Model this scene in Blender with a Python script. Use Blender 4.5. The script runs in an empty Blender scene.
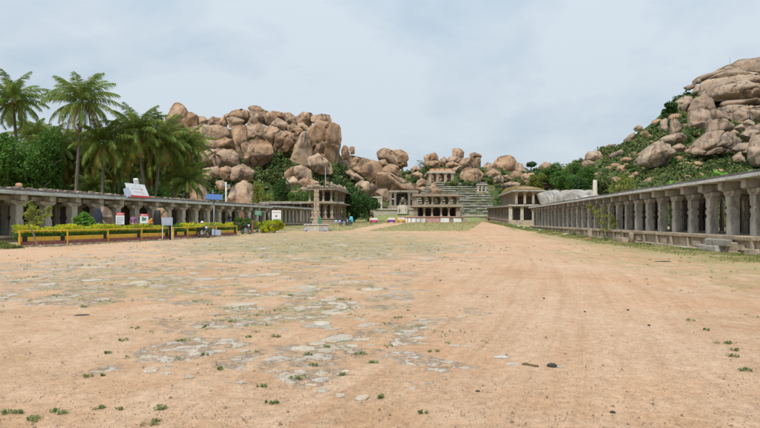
import bpy, math, random
import numpy as np
from mathutils import Vector, Matrix, noise as mnoise
rnd = random.Random(7)
nrng = np.random.default_rng(11)
SC = bpy.context.scene
COL = SC.collection
HAZE = .0007
F = 540.0; CX = 380.0; HY = 221.0; EYE = 1.6

# ------------------------------------------------------------------ placing
def smooth(a, b, x):
    t = min(1, max(0, (x - a) / (b - a))); return t * t * (3 - 2 * t)
def RX(Y): return 14.33 + 0.109 * Y            # line of the right colonnade front pillars
def LX(Y): return -28.2 + 0.23 * (Y - 40)      # line of the left colonnade front pillars
def gz(x, y):
    d = y - 48.0
    s = 6.0
    r = 0.017 * (d if d > 40 else s * math.log1p(math.exp(d / s)))
    r = min(r, 1.9)
    if y > 12: r += 0.10 * smooth(-5, -0.6, x - RX(y)) * (1 - smooth(60, 90, y))
    return r
def P(px, py, D): return Vector(((px - CX) / F * D, D, EYE + (HY - py) / F * D))
def G(px, D):
    x = (px - CX) / F * D
    return Vector((x, D, gz(x, D)))

# ------------------------------------------------------------------ materials
def mat(name, build=None, col=(.5, .5, .5), rough=.9, spec=.3):
    m = bpy.data.materials.new(name); m.use_nodes = True
    nt = m.node_tree; b = nt.nodes['Principled BSDF']
    b.inputs['Base Color'].default_value = (*col, 1)
    b.inputs['Roughness'].default_value = rough
    b.inputs['Specular IOR Level'].default_value = spec
    if build: build(nt, b)
    return m
class N:
    def __init__(s, nt): s.nt = nt
    def n(s, t, **k):
        x = s.nt.nodes.new(t)
        for a, v in k.items(): setattr(x, a, v)
        return x
    def l(s, a, b): s.nt.links.new(a, b)
    def coord(s, kind='Object', scale=(1, 1, 1)):
        tc = s.n('ShaderNodeTexCoord'); mp = s.n('ShaderNodeMapping')
        mp.inputs['Scale'].default_value = scale
        s.l(tc.outputs[kind], mp.inputs[0]); return mp.outputs[0]
    def pos(s, scale=(1, 1, 1)):
        g = s.n('ShaderNodeNewGeometry'); mp = s.n('ShaderNodeMapping')
        mp.inputs['Scale'].default_value = scale
        s.l(g.outputs['Position'], mp.inputs[0]); return mp.outputs[0]
    def noise(s, v, scale, detail=6, rough=.6, dist=0):
        x = s.n('ShaderNodeTexNoise'); s.l(v, x.inputs['Vector'])
        x.inputs['Scale'].default_value = scale; x.inputs['Detail'].default_value = detail
        x.inputs['Roughness'].default_value = rough; x.inputs['Distortion'].default_value = dist
        return x.outputs['Fac']
    def vor(s, v, scale, feature='F1', out='Distance'):
        x = s.n('ShaderNodeTexVoronoi'); x.feature = feature; s.l(v, x.inputs['Vector'])
        x.inputs['Scale'].default_value = scale; return x.outputs[out]
    def ramp(s, f, stops):
        x = s.n('ShaderNodeValToRGB'); s.l(f, x.inputs[0]); e = x.color_ramp.elements
        while len(e) < len(stops): e.new(.5)
        for q, (p, c) in zip(e, stops):
            q.position = p; q.color = (*c, 1) if isinstance(c, tuple) else (c, c, c, 1)
        return x.outputs[0]
    def mix(s, f, a, b, mode='MIX'):
        x = s.n('ShaderNodeMix'); x.data_type = 'RGBA'; x.blend_type = mode
        for i, v in ((0, f), (6, a), (7, b)):
            if isinstance(v, (int, float)): x.inputs[i].default_value = v
            elif isinstance(v, tuple): x.inputs[i].default_value = (*v, 1)
            else: s.l(v, x.inputs[i])
        return x.outputs[2]
    def math(s, op, a, b=0.0, c=None, clamp=False):
        x = s.n('ShaderNodeMath'); x.operation = op; x.use_clamp = clamp
        for i, v in enumerate((a, b) if c is None else (a, b, c)):
            if isinstance(v, (int, float)): x.inputs[i].default_value = v
            else: s.l(v, x.inputs[i])
        return x.outputs[0]
    def bump(s, h, bsdf, dist=.05, strength=.6):
        x = s.n('ShaderNodeBump'); x.inputs['Distance'].default_value = dist
        x.inputs['Strength'].default_value = strength
        s.l(h, x.inputs['Height']); s.l(x.outputs[0], bsdf.inputs['Normal'])
    def rand(s):
        return s.n('ShaderNodeObjectInfo').outputs['Random']

def stone(name, c1, c2, stain=(.07, .065, .055), sc=1.0, stain_amt=.5, bumpd=.03, streak=True, coord='pos', lichen=None):
    def b(nt, bs):
        s = N(nt); v = s.pos()
        base = s.mix(s.ramp(s.noise(v, .9 * sc, 8, .65), [(.32, 0.0), (.68, 1.0)]), c1, c2)
        fine = s.noise(v, 14 * sc, 4, .7)
        base = s.mix(.8, base, s.ramp(fine, [(.33, .28), (.67, .76)]), 'OVERLAY')
        st = s.noise(s.pos((1, 1, .16 if streak else .7)), 1.7 * sc, 6, .6, .5)
        base = s.mix(s.math('MULTIPLY', s.ramp(st, [(.5, 0.0), (.68, 1.0)]), stain_amt), base, stain)
        if lichen:
            li = s.noise(v, 3.1 * sc, 6, .7)
            base = s.mix(s.math('MULTIPLY', s.ramp(li, [(.55, 0.0), (.66, 1.0)]), .5), base, lichen)
        r = s.rand(); rr = s.ramp(r, [(0, .82), (1, 1.12)])
        base = s.mix(1.0, base, rr, 'MULTIPLY')
        s.l(base, bs.inputs['Base Color'])
        h = s.math('ADD', s.noise(v, 2.5 * sc, 8, .7), s.math('MULTIPLY', s.noise(v, 22 * sc, 3, .6), .35))
        s.bump(h, bs, bumpd, .9)
    return mat(name, b, rough=.92, spec=.2)

def rockmat(name='granite', g=0.0):
    def b(nt, bs):
        s = N(nt); v = s.pos()
        n1 = s.noise(v, .16, 7, .6)
        base = s.mix(s.ramp(n1, [(.35, 0.0), (.65, 1.0)]), (.285, .172, .10), (.47, .315, .20))
        if g: base = s.mix(g, base, (.33, .29, .245))
        # rust toned and grey toned rocks
        r = s.rand()
        base = s.mix(s.math('MULTIPLY', s.ramp(r, [(.0, 0.0), (.35, 0.0), (.8, 1.0)]), .42), base, (.37, .30, .23))
        n2 = s.noise(v, .45, 5, .7, .6)
        base = s.mix(s.math('MULTIPLY', s.ramp(n2, [(.52, 0.0), (.72, 1.0)]), .5), base, (.46, .235, .11))
        # dark water streaks running down
        st = s.noise(s.pos((1, 1, .11)), .42, 8, .62, .8)
        patch = s.noise(v, .085, 3, .5)
        amt = s.math('MULTIPLY', s.ramp(st, [(.47, 0.0), (.62, 1.0)]), s.ramp(patch, [(.42, .2), (.58, 1.0)]))
        base = s.mix(s.math('MULTIPLY', amt, .8), base, (.075, .066, .06))
        pale = s.noise(v, 1.1, 6, .7)
        base = s.mix(s.math('MULTIPLY', s.ramp(pale, [(.55, 0.0), (.75, 1.0)]), .28), base, (.50, .37, .27))
        fine = s.noise(v, 4.5, 5, .75)
        base = s.mix(.45, base, s.ramp(fine, [(.3, .3), (.7, .72)]), 'OVERLAY')
        base = s.mix(1.0, base, s.ramp(r, [(0, .86), (1, 1.1)]), 'MULTIPLY')
        # joints
        wob = s.n('ShaderNodeTexNoise'); wob.inputs['Scale'].default_value = .25; s.l(v, wob.inputs['Vector'])
        ad = s.n('ShaderNodeVectorMath'); ad.operation = 'MULTIPLY_ADD'
        s.l(wob.outputs['Color'], ad.inputs[0]); ad.inputs[1].default_value = (5, 5, 5); s.l(v, ad.inputs[2])
        cr = s.vor(ad.outputs[0], .085, 'DISTANCE_TO_EDGE')
        crm = s.ramp(cr, [(0.0, 1.0), (.012, 0.0)])
        base = s.mix(s.math('MULTIPLY', s.math('MULTIPLY', crm, s.ramp(patch, [(.4, 0.0), (.6, 1.0)])), .5), base, (.06, .045, .035))
        s.l(base, bs.inputs['Base Color'])
        h = s.math('ADD', s.noise(v, .5, 9, .65), s.math('MULTIPLY', crm, -.35))
        s.bump(h, bs, .8, .8)
    return mat(name, b, rough=.9, spec=.2)

def leafmat(name, c1, c2, c3=None, trans=.3):
    m = bpy.data.materials.new(name); m.use_nodes = True
    nt = m.node_tree; bs = nt.nodes['Principled BSDF']; s = N(nt)
    g = s.n('ShaderNodeNewGeometry')
    c = s.mix(g.outputs['Random Per Island'], c1, c2)
    if c3:
        c = s.mix(s.ramp(s.noise(s.pos(), .9, 3), [(.48, 0.0), (.62, 1.0)]), c, c3)
    c = s.mix(1.0, c, s.ramp(s.noise(s.pos(), .25, 3), [(.3, .7), (.7, 1.15)]), 'MULTIPLY')
    s.l(c, bs.inputs['Base Color'])
    bs.inputs['Roughness'].default_value = .6; bs.inputs['Specular IOR Level'].default_value = .25
    tr = s.n('ShaderNodeBsdfTranslucent'); s.l(c, tr.inputs[0])
    mx = s.n('ShaderNodeMixShader'); mx.inputs[0].default_value = trans
    s.l(bs.outputs[0], mx.inputs[1]); s.l(tr.outputs[0], mx.inputs[2])
    s.l(mx.outputs[0], nt.nodes['Material Output'].inputs[0])
    return m
def paint(name, col, rough=.55, wear=None, grime=False):
    def b(nt, bs):
        s = N(nt); v = s.pos()
        c = s.mix(s.ramp(s.noise(v, 3, 8, .75), [(.35, 0.0), (.75, .55)]), col, wear or tuple(x * .55 for x in col))
        if grime: c = s.mix(s.ramp(s.noise(v, 5, 8, .75), [(.52, 0.0), (.6, .75)]), c, (.30, .21, .13))
        s.l(c, bs.inputs['Base Color'])
    return mat(name, b, rough=rough)

M = {}
M['rock'] = rockmat(); M['rock_grey'] = rockmat('grey_granite', .45)
M['grey_stone'] = stone('grey_stone', (.30, .285, .25), (.46, .43, .38), stain=(.085, .08, .07), stain_amt=.6, sc=2)
M['grey_stone_light'] = stone('grey_stone_light', (.40, .36, .29), (.52, .475, .39), stain=(.15, .135, .115), stain_amt=.5, sc=2)
M['brown_stone'] = stone('brown_stone', (.29, .225, .16), (.42, .34, .25), stain=(.10, .075, .055), stain_amt=.5, sc=2)
M['plinth_stone'] = stone('plinth_stone', (.27, .215, .155), (.42, .345, .255), stain=(.10, .085, .065), stain_amt=.5, streak=False, sc=1.6)
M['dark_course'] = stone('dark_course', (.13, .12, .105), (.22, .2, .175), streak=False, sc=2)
M['pale_edge'] = stone('pale_edge', (.48, .47, .44), (.66, .65, .62), stain=(.2, .19, .17), stain_amt=.45, sc=2, streak=False)
M['shaded_plaster'] = stone('shaded_plaster', (.09, .082, .07), (.15, .14, .12), streak=True, sc=.8)  # wall plaster, its colour darkened to carry the shade inside galleries and halls
M['brick'] = stone('brick', (.38, .20, .11), (.50, .30, .18), streak=False, sc=3, stain_amt=.3)
M['step_stone'] = stone('step_stone', (.19, .19, .145), (.31, .305, .24), stain=(.10, .115, .055), streak=False, sc=1.2, stain_amt=.6)
M['wall_rock'] = stone('wall_rock', (.30, .27, .235), (.46, .435, .40), stain=(.09, .09, .085), sc=.35, stain_amt=.75)
M['pink_stone'] = stone('pink_stone', (.42, .23, .19), (.52, .34, .28), streak=False, sc=2, stain_amt=.3)
M['white_wash'] = stone('white_wash', (.58, .58, .57), (.75, .75, .74), stain=(.30, .29, .28), streak=False, sc=1.2, stain_amt=.6)
M['dry_grass'] = leafmat('dry_grass', (.33, .25, .10), (.45, .35, .16))
M['bark'] = stone('bark', (.15, .12, .09), (.24, .2, .155), sc=5)
M['palm_bark'] = stone('palm_bark', (.11, .095, .075), (.19, .165, .13), sc=5)
M['palm_leaf'] = leafmat('palm_leaf', (.12, .20, .045), (.26, .35, .075), (.30, .33, .06), trans=.45)
M['palm_old'] = leafmat('palm_old', (.38, .33, .06), (.27, .27, .06), (.30, .19, .07))
M['coconut'] = mat('coconut', col=(.35, .25, .05))
M['leaf_mid'] = leafmat('leaf_mid', (.06, .15, .025), (.15, .27, .05), (.09, .19, .03), trans=.4)
M['leaf_dark'] = leafmat('leaf_dark', (.03, .085, .02), (.075, .15, .035), (.05, .11, .025))
M['leaf_olive'] = leafmat('leaf_olive', (.17, .22, .04), (.30, .32, .06), (.20, .22, .045))
M['leaf_yellow'] = leafmat('leaf_yellow', (.42, .47, .02), (.72, .65, .03), (.30, .40, .03))
M['leaf_bright'] = leafmat('leaf_bright', (.07, .19, .02), (.19, .36, .05))
M['scrub'] = leafmat('scrub', (.075, .14, .035), (.17, .22, .065), (.24, .24, .10))
M['verge'] = leafmat('verge', (.12, .19, .04), (.26, .28, .08), (.30, .28, .11))
M['weed'] = leafmat('weed', (.14, .23, .07), (.30, .36, .14), (.34, .33, .15), trans=.4)
M['y_paint'] = paint('yellow_paint', (.70, .42, .04), grime=True)
M['m_paint'] = paint('maroon_paint', (.24, .06, .06), wear=(.3, .2, .15), grime=True)
M['black'] = paint('black_paint', (.02, .02, .022))
M['rubber'] = mat('rubber', col=(.02, .02, .02), rough=.8)
M['chrome'] = mat('chrome', col=(.3, .3, .31), rough=.35)
M['chrome'].node_tree.nodes['Principled BSDF'].inputs['Metallic'].default_value = 1
M['steel'] = paint('grey_steel', (.25, .27, .28), .5)
M['white'] = paint('white_paint', (.75, .76, .77), .5, (.6, .6, .6))
M['bluegrey'] = paint('blue_grey_board', (.36, .42, .55), .5)
M['red'] = paint('red_paint', (.62, .03, .04), .5)
M['orange'] = paint('orange_paint', (.75, .3, .03), .5)
M['green_board'] = paint('green_board', (.06, .22, .14), .5)
M['solar'] = mat('solar_cells', col=(.03, .09, .25), rough=.2, spec=.6)
M['cyan'] = paint('cyan_cloth', (.08, .45, .55))
M['blue'] = paint('blue_cloth', (.05, .1, .4))
M['purple'] = paint('purple_cloth', (.34, .14, .33), .9)
M['violet'] = paint('violet_cloth', (.2, .05, .3), .9)
M['magenta'] = paint('magenta_cloth', (.55, .07, .2), .9)
M['navy'] = paint('navy_cloth', (.03, .035, .06), .9)
M['skin'] = mat('skin', col=(.22, .11, .065), rough=.6)
M['hair'] = mat('hair', col=(.015, .012, .01), rough=.5)
M['white_cloth'] = paint('white_cloth', (.7, .7, .72), .9)
M['soil'] = stone('soil', (.25, .17, .11), (.33, .24, .16), streak=False, sc=2)
M['dung'] = stone('dung', (.14, .09, .045), (.2, .14, .07), streak=False, sc=8)
M['darkrock'] = stone('darkrock', (.04, .038, .036), (.07, .065, .06), streak=False, sc=8, stain_amt=.2)
M['pale_rock'] = stone('pale_rock', (.42, .42, .40), (.55, .55, .52), streak=False, sc=8)
M['glassy'] = mat('lens_glass', col=(.6, .62, .65), rough=.1, spec=.6)

# ------------------------------------------------------------------ mesh building
class MB:
    def __init__(s): s.v = []; s.f = []; s.mi = []; s.cur = 0
    def add(s, vs, fs):
        o = len(s.v); s.v += [tuple(q) for q in vs]
        s.f += [tuple(i + o for i in f) for f in fs]; s.mi += [s.cur] * len(fs); return s
    def box(s, c, size, rz=0, jit=0, ry=0, rx=0, bev=0):
        hx, hy, hz = size[0] / 2, size[1] / 2, size[2] / 2
        R = Matrix.Rotation(rz, 3, 'Z') @ Matrix.Rotation(ry, 3, 'Y') @ Matrix.Rotation(rx, 3, 'X')
        if bev <= 0:
            vs = [Vector((x * hx, y * hy, z * hz)) for x in (-1, 1) for y in (-1, 1) for z in (-1, 1)]
            fs = [(0, 1, 3, 2), (4, 6, 7, 5), (0, 4, 5, 1), (2, 3, 7, 6), (0, 2, 6, 4), (1, 5, 7, 3)]
        else:
            b = min(bev, hx * .9, hy * .9, hz * .9)
            ring = lambda ax, ay: [(ax - b, -ay), (ax, -ay + b), (ax, ay - b), (ax - b, ay), (-ax + b, ay), (-ax, ay - b), (-ax, -ay + b), (-ax + b, -ay)]
            vs = []
            for z, e in ((-hz, b), (-hz + b, 0), (hz - b, 0), (hz, b)):
                vs += [Vector((x, y, z)) for x, y in ring(hx - e * .7, hy - e * .7)]
            fs = [tuple(range(7, -1, -1)), tuple(range(24, 32))]
            for k in range(3):
                for i in range(8):
                    j = (i + 1) % 8; fs.append((k * 8 + i, k * 8 + j, k * 8 + 8 + j, k * 8 + 8 + i))
        if jit: vs = [q + Vector((rnd.uniform(-jit, jit), rnd.uniform(-jit, jit), rnd.uniform(-jit, jit))) for q in vs]
        return s.add([R @ q + Vector(c) for q in vs], fs)
    def stack(s, c, prof, rz=0, n=8):
        """rings of a square with cut corners: (z, half, chamfer)"""
        vs = []; fs = []
        for z, h, ch in prof:
            for x, y in [(h - ch, -h), (h, -h + ch), (h, h - ch), (h - ch, h), (-h + ch, h), (-h, h - ch), (-h, -h + ch), (-h + ch, -h)]:
                q = Matrix.Rotation(rz, 2) @ Vector((x, y)); vs.append((c[0] + q.x, c[1] + q.y, c[2] + z))
        fs.append(tuple(range(7, -1, -1))); m = len(prof)
        fs.append(tuple(range(8 * (m - 1), 8 * m)))
        for k in range(m - 1):
            for i in range(8):
                j = (i + 1) % 8; fs.append((k * 8 + i, k * 8 + j, k * 8 + 8 + j, k * 8 + 8 + i))
        return s.add(vs, fs)
    def tube(s, pts, rads, n=8, cap=True):
        pts = [Vector(p) for p in pts]
        if isinstance(rads, (int, float)): rads = [rads] * len(pts)
        vs = []; fs = []
        up = Vector((0, 0, 1)); prev = None
        for i, p in enumerate(pts):
            d = (pts[min(i + 1, len(pts) - 1)] - pts[max(i - 1, 0)]).normalized()
            if prev is None:
                a = d.cross(up if abs(d.z) < .9 else Vector((1, 0, 0))).normalized()
            else:
                a = (prev - d * prev.dot(d)).normalized()
            prev = a; b = d.cross(a)
            for k in range(n):
                t = 2 * math.pi * k / n; vs.append(p + (a * math.cos(t) + b * math.sin(t)) * rads[i])
        for i in range(len(pts) - 1):
            for k in range(n):
                j = (k + 1) % n; fs.append((i * n + k, i * n + j, i * n + n + j, i * n + n + k))
        if cap: fs.append(tuple(range(n - 1, -1, -1))); fs.append(tuple(range(len(vs) - n, len(vs))))
        return s.add(vs, fs)
    def torus(s, c, R, r, axis='y', n=24, m=8, rz=0):
        vs = []; fs = []
        for i in range(n):
            a = 2 * math.pi * i / n
            for j in range(m):
                b = 2 * math.pi * j / m; q = R + r * math.cos(b)
                p = Vector((q * math.cos(a), r * math.sin(b), q * math.sin(a)))
                vs.append(Matrix.Rotation(rz, 3, 'Z') @ p + Vector(c))
        for i in range(n):
            for j in range(m):
                fs.append((i * m + j, i * m + (j + 1) % m, ((i + 1) % n) * m + (j + 1) % m, ((i + 1) % n) * m + j))
        return s.add(vs, fs)
    def ball(s, c, r, sc=(1, 1, 1), n=12, m=8):
        vs = [(c[0], c[1], c[2] - r * sc[2])]; fs = []
        for j in range(1, m):
            a = -math.pi / 2 + math.pi * j / m
            for i in range(n):
                t = 2 * math.pi * i / n
                vs.append((c[0] + r * sc[0] * math.cos(a) * math.cos(t), c[1] + r * sc[1] * math.cos(a) * math.sin(t), c[2] + r * sc[2] * math.sin(a)))
        vs.append((c[0], c[1], c[2] + r * sc[2])); L = len(vs) - 1
        for i in range(n):
            k = (i + 1) % n
            fs.append((0, 1 + k, 1 + i)); fs.append((L, 1 + (m - 2) * n + i, 1 + (m - 2) * n + k))
            for j in range(m - 2): fs.append((1 + j * n + i, 1 + j * n + k, 1 + (j + 1) * n + k, 1 + (j + 1) * n + i))
        return s.add(vs, fs)
    def build(s, name, m, parent=None, sm=False):
        me = bpy.data.meshes.new(name); me.from_pydata(s.v, [], s.f)
        ms = m if isinstance(m, (list, tuple)) else [m]
        for q in ms: me.materials.append(q)
        if len(ms) > 1: me.polygons.foreach_set('material_index', s.mi)
        if sm: me.polygons.foreach_set('use_smooth', [True] * len(me.polygons))
        me.update()
        o = bpy.data.objects.new(name, me); COL.objects.link(o)
        if parent: o.parent = parent
        return o
def nmesh(name, V, Fc, m, parent=None, sm=False):
    """fast mesh from numpy: V (n,3), Fc (k, 3 or 4)"""
    V = np.asarray(V, dtype=np.float32); Fc = np.asarray(Fc, dtype=np.int32); k, w = Fc.shape
    me = bpy.data.meshes.new(name); me.vertices.add(len(V)); me.vertices.foreach_set('co', V.ravel())
    me.loops.add(k * w); me.loops.foreach_set('vertex_index', Fc.ravel())
    me.polygons.add(k); me.polygons.foreach_set('loop_start', np.arange(0, k * w, w, dtype=np.int32))
    if sm: me.polygons.foreach_set('use_smooth', np.ones(k, dtype=bool))
    me.update(calc_edges=True)
    me.materials.append(m)
    o = bpy.data.objects.new(name, me); COL.objects.link(o)
    if parent: o.parent = parent
    return o
def thing(name, label, cat, loc=(0, 0, 0), rz=0, group=None):
    o = bpy.data.objects.new(name, None); COL.objects.link(o); o.empty_display_size = .2
    o.location = loc; o.rotation_euler = (0, 0, rz); return tag(o, label, cat, group)
def tag(o, label, cat, group=None):
    o['label'] = label; o['category'] = cat
    if group: o['group'] = group
    return o
def struct(o, kind='structure'): o['kind'] = kind; return o
def dup(o, parent=None):
    c = o.copy(); COL.objects.link(c)
    if parent is not None: c.parent = parent
    return c
def duptree(r, loc, rz=None, sc=None, label=None, group=None):
    c = dup(r); c.location = loc
    if rz is not None: c.rotation_euler = (0, 0, rz)
    if sc is not None: c.scale = (sc,) * 3 if isinstance(sc, (int, float)) else sc
    if label: c['label'] = label
    if group: c['group'] = group
    for ch in list(r.children):
        d = dup(ch, c)
        for g in list(ch.children): dup(g, d)
    return c

# ------------------------------------------------------------------ leaves
def leaf_quads(C, size, flat=0.0, aspect=.55):
    """random leaf-like diamonds centred on C (n,3)"""
    n = len(C); a = nrng.normal(size=(n, 3)); a /= np.linalg.norm(a, axis=1)[:, None]
    b = nrng.normal(size=(n, 3))
    if flat: a[:, 2] *= (1 - flat); a /= np.linalg.norm(a, axis=1)[:, None]; b[:, 2] *= (1 - flat)
    b -= a * (a * b).sum(1)[:, None]; b /= np.linalg.norm(b, axis=1)[:, None]
    s = (size * nrng.uniform(.6, 1.3, n))[:, None] if np.isscalar(size) else (size * nrng.uniform(.6, 1.3, n))[:, None]
    V = np.empty((n, 4, 3)); V[:, 0] = C - a * s; V[:, 1] = C - b * s * aspect; V[:, 2] = C + a * s; V[:, 3] = C + b * s * aspect
    return V.reshape(-1, 3), np.arange(n * 4).reshape(-1, 4)
def clump_points(c, r, n, lobes=10, squash=.8, shell=.55):
    """points in an uneven crown made of many lobes"""
    c = np.array(c, float); r = np.array(r, float) if not np.isscalar(r) else np.array([r, r, r * squash])
    L = nrng.normal(size=(lobes, 3)); L /= np.linalg.norm(L, axis=1)[:, None]
    L *= nrng.uniform(.25, .85, (lobes, 1)); lr = nrng.uniform(.22, .45, lobes)
    k = nrng.integers(0, lobes, n); d = nrng.normal(size=(n, 3)); d /= np.linalg.norm(d, axis=1)[:, None]
    rr = nrng.uniform(shell ** 2, 1, n) ** .5
    return c + (L[k] + d * (lr[k] * rr)[:, None]) * r
def limbs(mb, base, top, r0, spread, n=5, seed=0):
    rr = random.Random(seed); base = Vector(base); top = Vector(top); mid = base.lerp(top, .55)
    mb.tube([base - Vector((0, 0, .3)), base.lerp(top, .25) + Vector((rr.uniform(-.1, .1), 0, 0)) * r0 * 4, mid, top], [r0 * 1.25, r0, r0 * .75, r0 * .4], 8)
    for i in range(n):
        s = base.lerp(top, rr.uniform(.4, .85)); a = rr.uniform(0, 6.28)
        e = s + Vector((math.cos(a) * spread * rr.uniform(.5, .8), math.sin(a) * spread * rr.uniform(.5, .8), spread * rr.uniform(.25, .7)))
        mb.tube([s, s.lerp(e, .5) + Vector((0, 0, spread * .08)), e], [r0 * .5, r0 * .32, r0 * .12], 6)
def tree(name, label, cat, base, h, cr, n, leaf, m, trunk_h=.45, group=None, lobes=14, tr=.0):
    t = thing(name, label, cat, base, 0, group); tr = tr or max(.06, h * .03)
    mb = MB(); limbs(mb, (0, 0, 0), (0, 0, h * .8), tr, cr[0], 6, int(abs(base[0]) * 7)); mb.build('trunk', M['bark'], t, True)
    V, Fq = leaf_quads(clump_points((0, 0, h * (trunk_h + 1) / 2), (cr[0], cr[1], h * (1 - trunk_h) / 2 * 1.1), n, lobes), leaf)
    nmesh('crown', V, Fq, M[m], t); return t
def bush(name, label, cat, base, r, n, leaf, m, group=None, lobes=9, mb=None):
    t = thing(name, label, cat, base, 0, group)
    q = MB()
    for i in range(5):
        a = i * 1.3; q.tube([(0, 0, -.1), (math.cos(a) * r[0] * .3, math.sin(a) * r[1] * .3, r[2] * .7), (math.cos(a) * r[0] * .6, math.sin(a) * r[1] * .6, r[2] * 1.2)], [.04, .025, .01], 5)
    q.build('stem', M['bark'], t)
    V, Fq = leaf_quads(clump_points((0, 0, r[2] * .95), r, n, lobes), leaf)
    V[:, 2] = np.maximum(V[:, 2], .02)
    nmesh('foliage', V, Fq, M[m], t); return t
# ================================================================== GROUND
def groundmat():
    def b(nt, bs):
        s = N(nt); v = s.pos()
        at = s.n('ShaderNodeAttribute'); at.attribute_name = 'mask'
        sep = s.n('ShaderNodeSeparateColor'); s.l(at.outputs['Color'], sep.inputs[0])
        gA, sA, rA = sep.outputs[0], sep.outputs[1], sep.outputs[2]
        big = s.noise(v, .22, 6, .6); med = s.noise(v, 1.3, 8, .65, .3); fine = s.noise(v, 9, 6, .75); vf = s.noise(v, 55, 4, .7)
        dirt = s.mix(s.ramp(med, [(.36, 0.0), (.66, 1.0)]), (.43, .27, .158), (.53, .36, .235))
        dirt = s.mix(s.math('MULTIPLY', s.ramp(big, [(.5, 0.0), (.66, 1.0)]), .55), dirt, (.50, .27, .14))
        dirt = s.mix(s.math('MULTIPLY', rA, .5), dirt, (.54, .355, .23))
        # wheel marks and scuffs running up the street
        xyz = s.n('ShaderNodeSeparateXYZ'); s.l(v, xyz.inputs[0])
        ex = s.math('POWER', 2.71828, s.math('MULTIPLY', xyz.outputs[1], -1 / 35.0))
        u = s.math('SUBTRACT', xyz.outputs[0], s.math('MULTIPLY', s.math('SUBTRACT', 1.0, ex), 17.0))
        cb = s.n('ShaderNodeCombineXYZ'); s.l(s.math('MULTIPLY', u, 1.5), cb.inputs[0]); s.l(s.math('MULTIPLY', xyz.outputs[1], .07), cb.inputs[1])
        tr = s.noise(cb.outputs[0], 1.6, 7, .72, .25)
        near = s.ramp(s.math('MULTIPLY', s.math('ABSOLUTE', u), .1), [(.25, 1.0), (.75, .12)])
        dirt = s.mix(s.math('MULTIPLY', s.math('MULTIPLY', s.ramp(tr, [(.48, 0.0), (.62, 1.0)]), near), .42), dirt, (.38, .21, .11))
        dirt = s.mix(s.math('MULTIPLY', s.math('MULTIPLY', s.ramp(tr, [(.33, 1.0), (.45, 0.0)]), near), .3), dirt, (.60, .43, .30))
        bp = s.noise(s.pos((.55, .35, 1)), .55, 7, .7, .6)
        dirt = s.mix(s.math('MULTIPLY', s.ramp(bp, [(.54, 0.0), (.64, 1.0)]), .5), dirt, (.39, .215, .11))
        dirt = s.mix(s.math('MULTIPLY', s.ramp(bp, [(.36, 1.0), (.46, 0.0)]), .4), dirt, (.57, .41, .285))
        dirt = s.mix(.5, dirt, s.ramp(fine, [(.32, .30), (.68, .70)]), 'OVERLAY')
        dirt = s.mix(.6, dirt, s.ramp(vf, [(.3, .3), (.7, .72)]), 'OVERLAY')
        dk = s.noise(v, 3.3, 4, .8)
        dirt = s.mix(s.math('MULTIPLY', s.ramp(dk, [(.62, 0.0), (.72, 1.0)]), .3), dirt, (.36, .21, .12))
        # worn flagstones
        wob = s.n('ShaderNodeTexNoise'); wob.inputs['Scale'].default_value = 1.1; wob.inputs['Detail'].default_value = 4; s.l(v, wob.inputs['Vector'])
        ad = s.n('ShaderNodeVectorMath'); ad.operation = 'MULTIPLY_ADD'
        s.l(wob.outputs['Color'], ad.inputs[0]); ad.inputs[1].default_value = (.55, .55, 0); s.l(v, ad.inputs[2])
        edge = s.vor(ad.outputs[0], .95, 'DISTANCE_TO_EDGE')
        cell = s.vor(ad.outputs[0], .95, 'F1', 'Color')
        cs = s.n('ShaderNodeSeparateColor'); s.l(cell, cs.inputs[0])
        sn = s.noise(v, .95, 8, .72, .5)
        f = s.math('ADD', s.math('MULTIPLY', sn, .75), s.math('MULTIPLY', cs.outputs[0], .22))
        f = s.math('ADD', f, s.math('MULTIPLY', sA, .33))
        f = s.math('ADD', f, s.math('MULTIPLY', s.noise(v, 6, 4, .7), .1))
        sm = s.ramp(f, [(.745, 0.0), (.785, 1.0)])
        sm = s.math('MULTIPLY', sm, s.ramp(edge, [(.02, 0.0), (.06, 1.0)]))
        sm = s.math('MULTIPLY', sm, s.ramp(s.noise(v, 3.6, 7, .75, .3), [(.46, .05), (.52, 1.0)]))
        sm = s.math('MULTIPLY', sm, s.ramp(sA, [(.02, 0.0), (.2, 1.0)]))
        stonec = s.mix(s.ramp(cs.outputs[1], [(0, 0.0), (1, 1.0)]), (.43, .405, .345), (.56, .53, .465))
        stonec = s.mix(.5, stonec, s.ramp(fine, [(.3, .35), (.7, .7)]), 'OVERLAY')
        stonec = s.mix(s.ramp(s.noise(v, 4, 4), [(.45, 0.0), (.7, .5)]), stonec, (.55, .38, .25))
        halo = s.ramp(f, [(.70, 0.0), (.78, 1.0)])
        dirt = s.mix(s.math('MULTIPLY', s.math('MULTIPLY', halo, sA), .22), dirt, (.42, .30, .19))
        col = s.mix(s.math('MULTIPLY', sm, .68), dirt, stonec)
        # short worn grass
        gn = s.noise(v, 1.0, 8, .7, .4); gn2 = s.noise(s.pos((.5, 1.2, 1)), 5, 5, .75)
        g = s.math('ADD', s.math('MULTIPLY', gn, .7), s.math('MULTIPLY', gn2, .45))
        g = s.math('ADD', g, s.math('MULTIPLY', gA, .62))
        g = s.math('ADD', g, s.math('MULTIPLY', s.math('MULTIPLY', halo, sA), .16))
        gm = s.ramp(g, [(.83, 0.0), (1.02, 1.0)])
        gm = s.math('MULTIPLY', gm, s.ramp(gA, [(.01, 0.0), (.12, 1.0)]))
        gm = s.math('MULTIPLY', gm, s.math('SUBTRACT', 1.0, s.math('MULTIPLY', sm, .65)))
        gc = s.mix(s.ramp(s.noise(v, .5, 5, .7), [(.35, 0.0), (.65, 1.0)]), (.20, .19, .07), (.36, .30, .145))
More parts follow.
